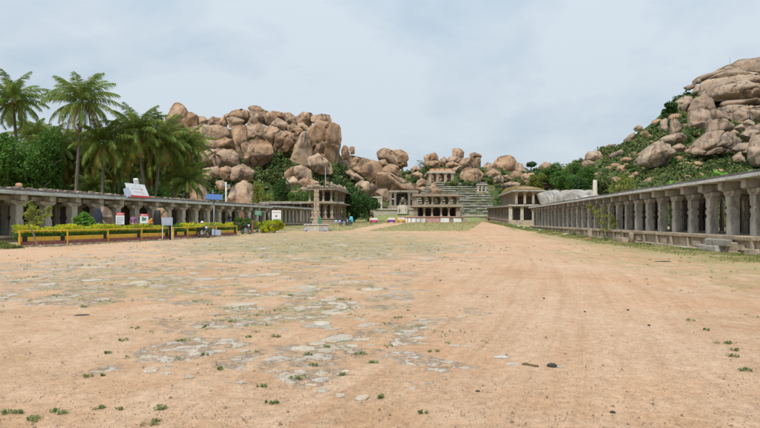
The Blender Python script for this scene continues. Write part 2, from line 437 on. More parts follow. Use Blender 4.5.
        gc = s.mix(.6, gc, s.ramp(s.noise(v, 20, 4, .8), [(.3, .28), (.7, .72)]), 'OVERLAY')
        col = s.mix(s.math('MULTIPLY', gm, .86), col, gc)
        s.l(col, bs.inputs['Base Color'])
        h = s.math('ADD', s.math('MULTIPLY', med, .8), s.math('MULTIPLY', fine, .28))
        h = s.math('ADD', h, s.math('MULTIPLY', vf, .1))
        h = s.math('ADD', h, s.math('MULTIPLY', s.math('MULTIPLY', tr, near), .9))
        h = s.math('ADD', h, s.math('MULTIPLY', sm, .25))
        s.bump(h, bs, .10, .9)
    return mat('street_earth', b, rough=.95, spec=.15)

def img(x, y):
    y = max(y, .5); return CX + x / y * F, HY + (EYE - gz(x, y)) / y * F
def blob(px, py, cx, cy, rx, ry):
    d = ((px - cx) / rx) ** 2 + ((py - cy) / ry) ** 2
    return max(0, 1 - d) ** .7 if d < 1 else 0
def masks(x, y):
    px, py = img(x, y)
    dx = x - RX(y); g = 0; st = 0; r = 0
    if 12 < y < 170:
        g = max(g, .62 * smooth(-8.5, -3.5, dx) * (1 if dx < 3 else .8), smooth(-3.2, -1.6, dx))
    if y <= 30: g = max(g, .48 * smooth(4.5, 9, x))
    # lawn in front of the pavilion, crossed by two paths
    if y > 60 and x < 40:
        lawn = smooth(60, 74, y) * smooth(-22, -15, x - (-.06 * (y - 60)))
        g = max(g, .95 * lawn)
        pl = abs(px - (345 + (233 - py) * 5.2)) / 13.0                 # sandy path to the left pavilion
        if 222 < py < 237: g *= smooth(.5, 1.1, pl)
        pr = (px - (492 - (py - 221) * .3)) / (9 + (py - 221) * 1.4)     # path to the right
        g *= smooth(.6, 1.15, abs(pr)) if y < 175 else 1
        if px > 480 and dx < -3.2: g *= .25 + .5 * smooth(-9, -3, dx)
    if y > 165: g = max(g, .8)
    # strips by the planters
    dl = x - (LX(y) + 8.0)
    if 24 < y < 110: g = max(g, .8 * smooth(1.8, -1.5, dl), .9 * smooth(4.2, 1.0, dl) * smooth(50, 56, y))
    if 24 < y < 45: g = max(g, .85 * smooth(-20.5, -23, x))
    # flagstones showing
    st = max(st, .95 * blob(px, py, 300, 250, 230, 24), .9 * blob(px, py, 110, 282, 240, 32), .85 * blob(px, py, 330, 330, 190, 80),
             .5 * blob(px, py, 480, 350, 60, 30), .45 * blob(px, py, 150, 380, 130, 60))
    g = max(g, .56 * blob(px, py, 330, 243, 240, 20), .38 * blob(px, py, 280, 262, 280, 34), .36 * blob(px, py, 200, 300, 330, 80))
    r = max(smooth(0, 1, blob(px, py, 560, 330, 140, 130)), blob(px, py, 150, 252, 260, 14))
    return g, st, r
xs = [-3000, -1600, -900, -500, -300, -200, -140, -100, -75] + [-60 + .9 * i for i in range(134)] + [62, 75, 100, 140, 200, 300, 500, 900, 1600, 3000]
ys = [-600, -200, -80, -30, -12, -4] + [-2 + .7 * i for i in range(40)] + [26.5 + 1.1 * i for i in range(130)] + [172, 180, 195, 220, 260, 320, 420, 600, 1000, 2000, 4500]
V = []; MK = []
for y in ys:
    for x in xs:
        z = gz(x, y)
        if -55 < x < 55 and -4 < y < 165:
            z += .035 * mnoise.noise(Vector((x * .35, y * .35, 0))) + .012 * mnoise.noise(Vector((x * 1.1, y * 1.1, 3)))
        V.append((x, y, z)); MK.append((*masks(x, y), 1))
nx = len(xs); Fc = [(j * nx + i, j * nx + i + 1, (j + 1) * nx + i + 1, (j + 1) * nx + i) for j in range(len(ys) - 1) for i in range(nx - 1)]
ground = struct(nmesh('ground', V, Fc, groundmat(), sm=True))
ca = ground.data.color_attributes.new('mask', 'FLOAT_COLOR', 'POINT'); ca.data.foreach_set('color', np.array(MK, dtype=np.float32).ravel())

# ================================================================== HILL
HT = [(-400, 140, 190, 185), (0, 135, 190, 180), (80, 135, 190, 169), (120, 138, 195, 160), (160, 145, 200, 138), (172, 150, 203, 126), (200, 150, 205, 130), (250, 150, 205, 126),
      (300, 150, 205, 132), (335, 150, 205, 145), (347, 155, 212, 168), (375, 158, 225, 173), (400, 165, 235, 172), (430, 170, 240, 167), (480, 170, 240, 167),
      (520, 162, 240, 171), (545, 150, 240, 170), (566, 140, 240, 169), (577, 130, 240, 163), (588, 122, 240, 157), (602, 112, 240, 151), (617, 105, 242, 146), (628, 100, 245, 139), (640, 96, 248, 132), (650, 94, 250, 124), (660, 92, 252, 115),
      (668, 90, 254, 110), (675, 88, 256, 101), (684, 87, 260, 95), (695, 86, 264, 91), (706, 84, 268, 86), (730, 82, 275, 74), (742, 80, 280, 68),
      (760, 78, 285, 64), (800, 77, 290, 58), (900, 75, 300, 40), (1250, 75, 300, 60)]
def hrow(px):
    for a, b in zip(HT, HT[1:]):
        if px <= b[0]:
            t = max(0, (px - a[0]) / (b[0] - a[0])); return [a[i] + (b[i] - a[i]) * t for i in (1, 2, 3)]
    return list(HT[-1][1:])
def hbase(px):
    Db, Ds, ys_ = hrow(px); x = (px - CX) / F * Db
    return HY + (EYE - gz(x, Db)) / Db * F + .3
def HD(px, py):
    Db, Ds, ys_ = hrow(px); yb = hbase(px)
    t = min(1.0, max(0, (yb - py) / (yb - ys_))); return Db + (Ds - Db) * t ** .9
V = []; cols = list(range(-400, 1251, 5)); NR = 44; NB = 6
for px in cols:
    Db, Ds, ysl = hrow(px); yb = hbase(px)
    for k in range(NR + 1):
        t = k / NR; py = yb + (ysl - yb) * t; D = Db + (Ds - Db) * t ** .9
        n = mnoise.fractal(Vector((px * .035, t * 6, 2)), .8, 2, 4)
        e = min(1, t * 4)
        p = P(px, py + n * 2.2 * e * min(1, (1 - t) * 4 + .35), D + n * 3.0 * e)
        if px < 372 and 160 < px: p.y += 3 * e
        V.append(p)
    top = V[-1].copy()
    for k in range(1, NB + 1):
        t = k / NB; V.append(Vector((top.x * (1 + .45 * t), top.y * (1 + .45 * t), top.z * (1 - t ** 1.5) + (.9 if t == 1 else 0))))
m_ = NR + 1 + NB
Fc = [(i * m_ + j, (i + 1) * m_ + j, (i + 1) * m_ + j + 1, i * m_ + j + 1) for i in range(len(cols) - 1) for j in range(m_ - 1)]
def hillmat():
    def b(nt, bs):
        s = N(nt); v = s.pos()
        c = s.mix(s.ramp(s.noise(v, .09, 7, .65), [(.5, 0.0), (.66, 1.0)]), (.065, .10, .03), (.24, .18, .10))
        c = s.mix(s.ramp(s.noise(v, .3, 6, .7), [(.5, 0.0), (.62, .8)]), c, (.14, .15, .055))
        c = s.mix(.6, c, s.ramp(s.noise(v, 2.2, 5, .8), [(.3, .25), (.7, .75)]), 'OVERLAY')
        s.l(c, bs.inputs['Base Color']); s.bump(s.noise(v, .6, 8, .7), bs, 1.2, .9)
    return mat('hillside', b, rough=1, spec=.1)
hill = struct(nmesh('hill', V, Fc, hillmat(), sm=True))

# ================================================================== BOULDERS
ICO = {}
def ico(n):
    if n not in ICO:
        import bmesh
        bm = bmesh.new(); bmesh.ops.create_icosphere(bm, subdivisions=n, radius=1)
        bm.verts.ensure_lookup_table()
        ICO[n] = ([v.co.copy() for v in bm.verts], [tuple(v.index for v in f.verts) for f in bm.faces]); bm.free()
    return ICO[n]
def boulder(label, poly, D, thick=.85, grow=1.05, sub=4, group='boulders piled on the hills', nexp=4.2, mname='rock', flats=8, name='boulder'):
    rr = random.Random(label + str(poly[0]))
    cx = (min(p[0] for p in poly) + max(p[0] for p in poly)) / 2; cy = (min(p[1] for p in poly) + max(p[1] for p in poly)) / 2
    c = P(cx, cy, D); pts = [((x - cx) * D / F * grow, (cy - y) * D / F * grow) for x, y in poly]
    NA = 96; R = []
    for k in range(NA):
        a = 2 * math.pi * k / NA; dx, dz = math.cos(a), math.sin(a); best = 0
        for (x1, z1), (x2, z2) in zip(pts, pts[1:] + pts[:1]):
            ex, ez = x2 - x1, z2 - z1; den = dx * ez - dz * ex
            if abs(den) < 1e-9: continue
            t = (x1 * ez - z1 * ex) / den; u = (x1 * dz - z1 * dx) / den
            if t > 0 and -1e-6 <= u <= 1 + 1e-6: best = max(best, t)
        R.append(best)
    for _ in range(1): R = [(R[k - 1] + 2 * R[k] + R[(k + 1) % NA]) / 4 for k in range(NA)]
    if min(R) < 1e-3: R = [max(q, .2 * max(R)) for q in R]
    W = max(x for x, z in pts) - min(x for x, z in pts); H = max(z for x, z in pts) - min(z for x, z in pts)
    T = thick * .5 * (W * .65 + H * .35) ; S = (W + H) / 2
    cuts = []
    for _ in range(flats):
        nv = Vector((rr.uniform(-1, 1), -rr.uniform(.45, 1.0), rr.uniform(-.75, 1))).normalized(); cuts.append((nv, rr.uniform(.50, .78)))
    edge = []
    for _ in range(3):
        a_ = rr.uniform(0, 6.28); edge.append((Vector((math.cos(a_), rr.uniform(-.6, -.2), math.sin(a_))).normalized(), rr.uniform(.88, .97)))
    grooves = []
    if S > 3.2:
        for _ in range(rr.randrange(1, 4) if S > 5 else rr.randrange(0, 2)):
            ga = rr.gauss(0, .35) if rr.random() < .75 else rr.gauss(1.57, .3); grooves.append((math.cos(ga), math.sin(ga), rr.uniform(-.55, .55), rr.uniform(.025, .05), rr.uniform(.12, .34), rr.uniform(0, 99)))
    vs, fs = ico(sub); out = []; off = Vector((rr.uniform(-99, 99), rr.uniform(-99, 99), 0))
    for d in vs:
        s = math.hypot(d.x, d.z); a = math.atan2(d.z, d.x) % (2 * math.pi); fk = a / (2 * math.pi) * NA; i = int(fk) % NA; w = fk - int(fk)
        r = R[i] * (1 - w) + R[(i + 1) % NA] * w; k = (s ** nexp + abs(d.y) ** nexp) ** (-1 / nexp)
        q = Vector((d.x * k, d.y * k, d.z * k))
        for nv, dd in edge:
            e = q.dot(nv) - dd
            if e > 0: q -= nv * e
        if q.y < .25:
            for nv, dd in cuts:      # flat split faces: move in depth only, the outline stays
                e = q.dot(nv) - dd
                if e > 0: q.y = min(.25, q.y - e / nv.y)
        if q.y < .2:
            for gx, gz_, g0, gw, gd, gs in grooves:
                t_ = (q.x * gx + q.z * gz_ - g0 + .10 * mnoise.noise(Vector((q.x * 2, q.z * 2, gs)))) / gw
                if abs(t_) < 3: q.y += gd * math.exp(-t_ * t_)
        s2 = math.hypot(q.x, q.z); u = Vector((0, 0, 0))
        if s > 1e-6: u.x = r * s2 * d.x / s; u.z = r * s2 * d.z / s
        u.y = q.y * T
        nn = u / S
        f = mnoise.fractal(nn * 2.2 + off, .9, 2.1, 6) * .035 - .05 * max(0, .12 - abs(mnoise.noise(nn * 2.6 + off))) / .12 * .6
        u += u.normalized() * S * f if u.length > 0 else u
        out.append(u)
    o = nmesh(name, out, fs, M[mname], sm=True); o.location = c
    tag(o, label, 'boulder' if name == 'boulder' else name.replace('_', ' '), group); return o
def W(ox, oy, s, *pts): return [(ox + x / s, oy + y / s) for x, y in pts]
A = (160, 95, 6.58); B = (250, 100, 6.58); R3 = (150, 90, 3.565); Fw = (335, 140, 6.58); Gw = (410, 140, 6.58); H = (500, 140, 6.58); I = (570, 120, 6.11); J = (660, 110, 6.11); K = (660, 50, 6.11); E5 = (200, 150, 6.58)
LO = 'boulders of the left outcrop'; CO = 'boulders of the middle ridge'; RO = 'boulders of the right hill'
# (window, group, label, depth offset, points)
BL = [
 (A, LO, 'tall pointed boulder at the left end of the left outcrop', 0, (45,260),(47,150),(60,90),(84,52),(110,45),(145,68),(168,105),(190,160),(205,220),(140,255),(92,275)),
 (A, LO, 'low shoulder rock leaning on the tall pointed boulder', -1, (165,118),(205,112),(243,135),(243,205),(190,220),(160,190)),
 (A, LO, 'small dark brown block right of the tall pointed boulder', 0, (235,140),(290,140),(310,165),(302,205),(240,205)),
 (A, LO, 'black stained slab below the small dark brown block', -3, (115,250),(180,213),(260,188),(318,205),(318,300),(220,300),(150,285)),
 (A, LO, 'rounded block on the skyline over a reddish cleft', 0, (313,160),(345,143),(388,150),(390,205),(322,205)),
 (A, LO, 'little skyline rock just left of the twin stacked slabs', 1, (378,150),(415,148),(436,180),(436,215),(385,205)),
 (A, LO, 'upper of the twin stacked slabs with a dark split', 0, (440,145),(470,108),(530,92),(580,105),(580,160),(545,190),(500,160)),
 (A, LO, 'lower of the twin stacked slabs on the left outcrop', -3, (438,150),(500,143),(552,165),(530,208),(455,212)),
 (A, LO, 'wedge shaped boulder right of the twin slabs', 0, (573,115),(600,98),(640,120),(662,150),(660,200),(580,200)),
 (A, LO, 'summit boulder on the very top of the left outcrop', 3, (578,85),(620,68),(662,80),(664,150),(610,130)),
 (A, LO, 'cracked blocky boulder under the skyline rocks', -3, (303,205),(370,193),(442,215),(460,275),(400,300),(308,300)),
 (A, LO, 'leaning slab beside the big cleft of the left outcrop', -4, (458,208),(558,198),(565,300),(548,400),(560,470),(520,420),(480,300)),
 (A, LO, 'squarish wall block above the leaning shield boulder', -3, (562,203),(650,188),(705,210),(705,305),(563,305)),
 (A, LO, 'round ended boulder above the flat dark ended slab', -6, (365,300),(430,278),(482,298),(497,355),(370,368)),
 (A, LO, 'ledge rock behind the smallest coconut palm', -6, (228,298),(300,288),(375,300),(375,360),(320,368),(235,355)),
 (B, LO, 'large shield shaped boulder in the middle of the left outcrop', -8, (-62,290),(15,260),(92,260),(132,300),(147,350),(122,400),(60,440),(10,465),(-22,410)),
 (E5, LO, 'long flat slab with a dark stained right end', -9, (-20,25),(60,-5),(200,-8),(240,30),(248,100),(200,112),(100,112),(-15,98)),
 (B, LO, 'small skyline rock at the left of the domed ones', 4, (-5,55),(40,38),(88,60),(85,95),(25,90)),
 (B, LO, 'domed boulder with a sloping right shoulder on the skyline', 0, (48,75),(80,60),(118,73),(165,95),(188,125),(125,170),(70,150),(40,110)),
 (B, LO, 'dark edged skyline boulder behind the diamond boulder', 2, (138,73),(210,78),(248,145),(185,135)),
 (B, LO, 'pale fronted skyline boulder with a pointed left edge', 1, (212,83),(262,83),(308,115),(310,170),(250,165)),
 (B, LO, 'lumpy skyline boulder third from the right', 1, (306,105),(350,78),(405,88),(416,135),(385,170),(308,158)),
 (B, LO, 'flat capped skyline boulder at the right end of the left outcrop', 0, (403,105),(470,88),(518,98),(530,130),(515,165),(440,160),(403,140)),
 (B, LO, 'slanting slab perched above the diamond boulder', -3, (133,155),(185,120),(242,145),(255,175),(237,218),(180,198)),
 (B, LO, 'diamond shaped boulder tilted over the dark cave', -8, (82,228),(130,160),(180,185),(240,222),(290,282),(240,342),(170,336),(118,285)),
 (B, LO, 'oval slab between the diamond boulder and the elephant rock', -4, (243,170),(280,153),(355,200),(312,232),(255,212)),
 (B, LO, 'small wedge under the lumpy skyline boulder', -2, (308,153),(345,146),(384,175),(374,206),(330,190)),
 (B, LO, 'bright triangular rock behind the tall ribbed pillar rock', -4, (228,203),(300,220),(318,265),(292,288),(240,230)),
 (B, LO, 'tall ribbed pillar rock at the right of the cave', -7, (248,440),(283,340),(318,240),(345,208),(372,215),(390,280),(394,440)),
 (B, LO, 'huge elephant shaped boulder closing the outcrop on the right', -5, (378,190),(450,152),(540,152),(580,175),(592,235),(578,320),(570,440),(400,440),(388,300),(378,235)),
 (B, LO, 'swelling right flank of the elephant shaped boulder', -3, (525,158),(578,172),(600,240),(592,312),(562,345),(530,250)),
 (B, LO, 'pointed boulder standing before the elephant rock', -12, (384,405),(438,352),(480,356),(532,430),(505,480),(430,475)),
 (B, LO, 'block under the domed skyline boulder', -2, (-5,165),(60,150),(110,180),(100,260),(50,272),(-5,268)),
 (R3, LO, 'angular dark faced boulder among the bushes below the cave', -11, (498,278),(540,266),(572,285),(578,322),(540,332),(503,302)),
 (R3, LO, 'broad boulder with a flat top below the pillar rock', -14, (453,345),(473,320),(510,308),(538,335),(510,358),(468,360)),
 (R3, LO, 'narrow pale boulder tucked behind the angular dark one', -10, (478,292),(505,273),(504,315),(480,318)),
 (R3, LO, 'rounded rock at the foot of the elephant rock', -14, (533,322),(560,308),(602,330),(582,352),(545,348)),
 (R3, LO, 'low rock beside the stone pillar in the greenery', -16, (488,372),(520,348),(557,345),(562,380),(500,388)),
 (R3, 'boulders behind the left colonnade', 'big angular boulder rising right behind the left colonnade roof', -34, (272,392),(298,348),(330,323),(382,350),(408,400),(412,470),(270,470)),
 (R3, LO, 'squat boulder under the left end of the flat slab', -11, (188,280),(240,273),(248,302),(215,320),(188,312)),
 (R3, LO, 'pair like rounded boulder left under the shield boulder', -11, (243,280),(275,272),(300,280),(300,318),(262,320),(246,302)),
 (R3, LO, 'broad rounded boulder under the shield boulder', -12, (290,278),(330,262),(372,290),(352,320),(295,322)),
 (R3, LO, 'small pale rock in bushes left of the big angular boulder', -22, (233,328),(258,320),(278,345),(250,358)),
 (R3, 'boulders behind the left colonnade', 'sloping boulder half hidden behind the rightmost coconut palm', -28, (148,345),(165,318),(182,330),(206,390),(205,460),(150,460)),
 (R3, LO, 'rounded boulder right of the pillar rock foot', -12, (563,240),(600,227),(642,260),(652,295),(600,300),(568,272)),
 (Fw, CO, 'upright finger rock at the left end of the middle ridge', 2, (43,55),(60,33),(85,52),(97,100),(100,150),(40,150)),
 (Fw, CO, 'small round rock balanced beside the finger rock', 2, (92,52),(105,40),(130,48),(130,88),(105,95)),
 (Fw, CO, 'sloping slab between the finger rock and the huge brown boulder', 1, (85,95),(140,108),(200,118),(265,135),(200,150),(80,150)),
 (Fw, CO, 'huge brown boulder with dark vertical stains on the middle ridge', -8, (3,175),(35,150),(90,135),(200,128),(292,148),(308,185),(292,240),(232,280),(150,265),(100,240),(30,210)),
 (Fw, CO, 'wedge of rock under the huge brown boulder', -11, (52,215),(100,192),(150,228),(190,255),(185,278),(120,262)),
 (Fw, CO, 'smooth arched boulder on the crest left of the dark block', 0, (278,80),(320,50),(370,65),(402,110),(412,170),(370,165),(320,140),(286,125)),
 (Fw, CO, 'dark block sitting on the crest beside the arched boulder', 0, (363,70),(430,62),(475,88),(484,125),(460,145),(405,145),(385,95)),
 (Fw, CO, 'short pedestal rock under the dark crest block', 0, (403,138),(470,135),(478,175),(410,175)),
 (Fw, CO, 'small dark rock in front of the arched boulder', -4, (286,135),(330,126),(354,165),(300,182)),
 (Fw, CO, 'sloping domed boulder above the long ramp rock', -6, (298,190),(360,158),(412,172),(438,215),(434,260),(370,240),(305,230)),
 (Fw, CO, 'long ramp rock sloping down behind the grey pillared hall', -16, (278,270),(292,225),(340,205),(400,232),(460,262),(520,295),(575,340),(560,400),(340,400),(290,340)),
 (Fw, CO, 'pale rounded boulder behind the dark green tree', -18, (132,292),(180,266),(240,283),(280,310),(274,352),(220,370),(148,355)),
 (Fw, CO, 'rounded boulder between the pale boulder and grey hall', -19, (262,345),(290,322),(342,322),(360,360),(348,400),(298,400)),
 (Fw, CO, 'upper of two small boulders on the green saddle', -3, (498,188),(530,168),(568,200),(558,222),(503,216)),
 (Fw, CO, 'lower of two small boulders on the green saddle', -7, (503,222),(545,206),(578,230),(572,252),(518,250)),
 (Fw, CO, 'pointed boulder left of the small hilltop temple', -10, (533,288),(565,248),(602,265),(624,308),(600,322),(543,312)),
 (Fw, CO, 'low pale rock at the tip of the long ramp rock', -16, (530,318),(590,308),(618,332),(604,356),(560,348)),
 (Gw, CO, 'left half of the split cap on the square stack', 0, (90,110),(115,93),(133,100),(134,145),(98,156)),
 (Gw, CO, 'right half of the split cap on the square stack', 0, (128,95),(165,82),(184,108),(186,140),(133,144)),
 (Gw, CO, 'broad pedestal boulder under the split cap', -2, (90,160),(110,140),(186,136),(190,188),(165,205),(93,200)),
 (Gw, CO, 'rounded crest boulder right of the square stack', 0, (188,138),(225,110),(248,130),(240,168),(193,165)),
 (Gw, CO, 'wide low crest boulder under the cube rock', -1, (242,132),(265,108),(312,105),(348,130),(325,162),(262,160)),
 (Gw, CO, 'cube shaped rock balanced on the ridge top', 1, (281,60),(325,54),(356,78),(352,122),(320,130),(285,110)),
 (Gw, CO, 'thin slab balanced on a pedestal near the ridge middle', 0, (394,90),(425,80),(466,94),(469,116),(398,119)),
 (Gw, CO, 'pedestal rock carrying the thin balanced slab', -1, (398,118),(462,115),(468,190),(430,190),(400,155)),
 (Gw, CO, 'domed crest boulder left of the pedestal rock', -2, (318,160),(350,118),(397,118),(430,168),(392,192),(338,188)),
 (Gw, CO, 'flat boulder behind the roof of the small hilltop temple', -5, (233,155),(280,138),(334,165),(302,186),(245,182)),
 (Gw, CO, 'small slab right of the hilltop temple roof', -7, (278,186),(340,166),(345,200),(290,210)),
 (Gw, CO, 'large boulder with a bright triangular face right of the temple', -9, (333,232),(350,192),(400,175),(452,187),(486,230),(455,285),(360,285),(333,252)),
 (Gw, CO, 'rounded crest boulder just left of the great orange boulder', -1, (483,170),(515,147),(548,165),(545,210),(493,205)),
 (Gw, CO, 'pyramid like boulder before the great orange boulder', -8, (500,220),(545,182),(594,210),(590,262),(525,262)),
 (H, CO, 'great orange boulder with a straight crack on the ridge', -1, (-42,172),(-30,140),(2,112),(60,103),(92,120),(112,150),(112,235),(60,245),(0,240),(-32,210)),
 (H, CO, 'curved rock wrapping the right side of the great orange boulder', -4, (108,148),(150,158),(178,215),(150,250),(106,235)),
 (H, CO, 'pinkish tilted slab right of the great orange boulder', -12, (133,225),(222,215),(243,250),(230,300),(180,298),(148,255)),
 (H, CO, 'crest boulder with a dark left side above the green thicket', 0, (262,172),(300,143),(348,165),(374,192),(348,222),(288,218)),
 (H, CO, 'brown crest boulder right above the green thicket', -1, (373,192),(440,177),(469,210),(458,252),(388,232)),
 (H, CO, 'low pale rock left of the dark sided crest boulder', -2, (220,186),(270,182),(284,208),(225,214)),
 (H, CO, 'little round rock under the great orange boulder', -11, (18,235),(50,232),(84,260),(40,270)),
 (H, CO, 'low brown rock above the thatched hall roof', -14, (10,292),(70,272),(134,278),(118,320),(30,320)),
 (Gw, CO, 'small round rock left of the little round one', -11, (548,250),(590,227),(618,250),(612,280),(558,280)),
 (Gw, 'boulders on the stone steps', 'grey pointed boulder above the two storey pavilion', -32, (112,350),(130,308),(160,276),(208,330),(212,400),(120,400)),
 (H, RO, 'pinkish rock at the left foot of the right hill', -6, (528,155),(560,133),(622,150),(624,188),(580,200),(528,188)),
 (I, RO, 'whitish round backed slab low on the right hill', -4, (103,212),(120,192),(182,183),(218,230),(202,252),(108,245)),
 (I, RO, 'tan rock at the foot below the whitish slab', -10, (62,268),(90,248),(148,258),(153,298),(66,305)),
 (I, RO, 'flat slab on the lower skyline of the right hill', 0, (193,172),(240,148),(287,148),(252,184),(203,188)),
 (I, RO, 'tan wedge in the scrub of the lower right hill', -8, (243,210),(322,178),(328,208),(295,230),(253,228)),
 (I, RO, 'tall slab leaning up the skyline of the right hill', -1, (333,122),(370,88),(397,73),(397,108),(352,150)),
 (I, RO, 'dark round rock perched on the skyline of the right hill', 0, (393,50),(415,30),(442,38),(442,62),(403,70)),
 (J, RO, 'big dark grey boulder low on the right hill', -18, (-112,335),(-108,290),(-80,238),(-10,195),(60,212),(98,260),(60,310),(20,335),(-50,345)),
 (J, RO, 'long pale block above the big dark grey boulder', -14, (13,172),(60,150),(122,142),(158,160),(142,190),(60,206),(18,200)),
 (J, RO, 'small pale rock right of the big dark grey boulder', -17, (78,222),(130,202),(168,225),(152,256),(88,250)),
 (J, RO, 'huge arched boulder with dark streaks right of hill middle', -20, (206,262),(245,190),(318,133),(370,125),(442,148),(490,190),(460,238),(385,262),(290,268)),
 (J, RO, 'tall upright wall block with vertical stains', -8, (188,105),(196,2),(250,-8),(315,0),(318,100),(292,145),(240,125)),
 (J, RO, 'sloping boulder leaning at the foot of the wall block', -14, (296,160),(315,58),(400,56),(455,92),(425,145),(350,135)),
 (J, RO, 'square cliff block right of the wall block', -6, (316,0),(380,-12),(452,8),(474,105),(440,95),(325,60)),
 (J, RO, 'rounded cliff block second from the right edge', -6, (455,20),(500,-10),(552,0),(568,60),(520,85),(468,98)),
 (J, RO, 'cliff block touching the right edge of the picture', -6, (550,0),(660,-8),(680,70),(560,66)),
 (J, RO, 'small dark rock beside the arched boulder', -16, (426,137),(460,118),(484,150),(450,160)),
 (J, RO, 'flat pale rock over the small dark rock', -14, (452,112),(500,83),(524,110),(490,126)),
 (J, RO, 'egg shaped rock under the rounded cliff block', -13, (517,75),(545,55),(584,80),(578,115),(530,125)),
 (J, RO, 'big smooth boulder below the right cliff blocks', -17, (510,150),(570,98),(620,85),(700,100),(700,185),(560,186)),
 (J, RO, 'upright egg shaped boulder at the right edge above the roof', -24, (561,240),(590,160),(650,145),(700,180),(700,330),(590,335),(563,292)),
 (J, RO, 'grey faced block left of the upright egg boulder', -22, (452,238),(490,205),(564,198),(570,290),(510,270)),
 (J, RO, 'broken pale block in bushes under the grey faced block', -25, (452,285),(490,256),(520,290),(514,318),(458,312)),
 (J, RO, 'left one of two upright slabs in dark trees', -8, (8,62),(45,48),(53,155),(12,115)),
 (J, RO, 'right one of two upright slabs in dark trees', -8, (72,62),(105,48),(138,120),(122,162),(73,160)),
 (K, RO, 'summit mass of rock on top of the right hill', -7, (485,80),(500,60),(530,42),(562,50),(640,35),(760,20),(900,10),(900,170),(560,150),(500,125)),
 (K, RO, 'long skyline slab sloping up to the summit', -2, (243,158),(300,140),(350,125),(430,82),(485,98),(450,140),(300,185),(250,190)),
 (K, RO, 'wide grey domed rock face under the summit', -8, (270,270),(300,190),(400,138),(500,115),(640,140),(760,150),(760,230),(400,260),(310,290)),
 (K, RO, 'overhanging brow of rock above the dark cave', -16, (298,262),(330,225),(420,197),(520,176),(640,200),(760,215),(760,300),(540,300),(400,296),(320,292)),
 (K, RO, 'long thin slab under the overhanging brow', -12, (406,305),(550,298),(700,300),(700,335),(560,340),(406,342)),
 (K, RO, 'split block left of the dark cave', -10, (186,372),(218,298),(270,270),(325,300),(328,380),(250,385)),
 (K, RO, 'rocks half wrapped in dark trees on the upper slope', -6, (86,375),(108,308),(160,276),(205,280),(196,345),(140,382)),
 (K, RO, 'squared ledge stone on the upper skyline', 0, (203,185),(245,172),(254,202),(208,208)),
 (K, RO, 'low ledge rock below the squared ledge stone', -1, (150,225),(200,207),(245,220),(180,244)),
 (K, RO, 'jumbled block under the thin slab', -8, (400,340),(560,338),(700,340),(700,385),(400,385)),
 (K, RO, 'rib of rock left of the grey domed face', -5, (200,275),(235,215),(300,190),(310,240),(270,285)),
 (H, CO, 'long low whitewashed looking rock behind the right colonnade', -62, (200,395),(215,352),(280,338),(420,336),(460,352),(447,440),(440,520),(205,520)),
 (H, CO, 'smooth pinkish rock shelf above the right colonnade roof', -50, (380,365),(430,338),(520,332),(600,334),(640,360),(640,420),(640,540),(380,540)),
]
for row in BL:
    w, grp, lab, dd, *pts = row
    poly = W(*w, *pts); cx = sum(p[0] for p in poly) / len(poly); cy = sum(p[1] for p in poly) / len(poly)
    wpx = max(p[0] for p in poly) - min(p[0] for p in poly); hpx = max(p[1] for p in poly) - min(p[1] for p in poly)
    D = HD(min(cx, 800), cy + hpx * .15) + dd
    boulder(lab, poly, D, flats=2 if 'right colonnade' in grp + lab and 'behind the left' not in grp else 8, sub=5 if wpx > 30 else 4 if wpx > 8 else 3, group=grp, grow=1.07, mname='wall_rock' if 'whitewashed' in lab or 'pinkish rock shelf' in lab else 'rock_grey' if grp == RO else 'rock')

def inpoly(x, y, pl):
    c = False; j = len(pl) - 1
    for i in range(len(pl)):
        if (pl[i][1] > y) != (pl[j][1] > y) and x < (pl[j][0] - pl[i][0]) * (y - pl[i][1]) / (pl[j][1] - pl[i][1]) + pl[i][0]: c = not c
        j = i
    return c
ZN = [('rock wedged in the shadowed gaps between the big boulders of the left outcrop', [(175, 128), (210, 122), (226, 114), (243, 110), (262, 108), (290, 114), (322, 118), (337, 126), (336, 160), (300, 160), (290, 145), (262, 150), (235, 162), (200, 165), (180, 145)], 26, LO, (6, 11)),
      ('rock filling the gaps between the crest boulders of the middle ridge', [(345, 160), (375, 160), (400, 164), (425, 165), (440, 161), (470, 160), (490, 165), (525, 166), (540, 172), (520, 178), (480, 178), (466, 172), (430, 170), (400, 172), (350, 175)], 32, CO, (4, 8)),
      ('rock wedged between the cliff blocks high on the right hill', [(675, 104), (690, 92), (706, 86), (735, 72), (760, 64), (800, 60), (800, 145), (745, 140), (700, 128), (690, 112)], 30, RO, (8, 16)),
      ('rock lying along the lower skyline of the right hill', [(582, 160), (600, 152), (617, 147), (640, 133), (652, 126), (652, 134), (630, 146), (606, 160), (585, 168)], 26, RO, (4, 8))]
for lab, pl, cnt, grp, (sa, sb) in ZN:
    protos = []; k = 0
    while k < cnt:
        x, y = rnd.uniform(min(p[0] for p in pl), max(p[0] for p in pl)), rnd.uniform(min(p[1] for p in pl), max(p[1] for p in pl))
        if not inpoly(x, y, pl): continue
        s_ = rnd.uniform(sa, sb) / 2; D = HD(min(x, 800), y) + rnd.uniform(2.5, 6)
        boulder(lab, [(x + s_ * math.cos(a) * rnd.uniform(.85, 1.25), y + s_ * .75 * math.sin(a) * rnd.uniform(.8, 1.2)) for a in (0, .9, 1.8, 2.7, 3.6, 4.5, 5.4)], D, sub=3, group=grp + ', the smaller infill', mname='rock_grey' if grp == RO else 'rock'); k += 1
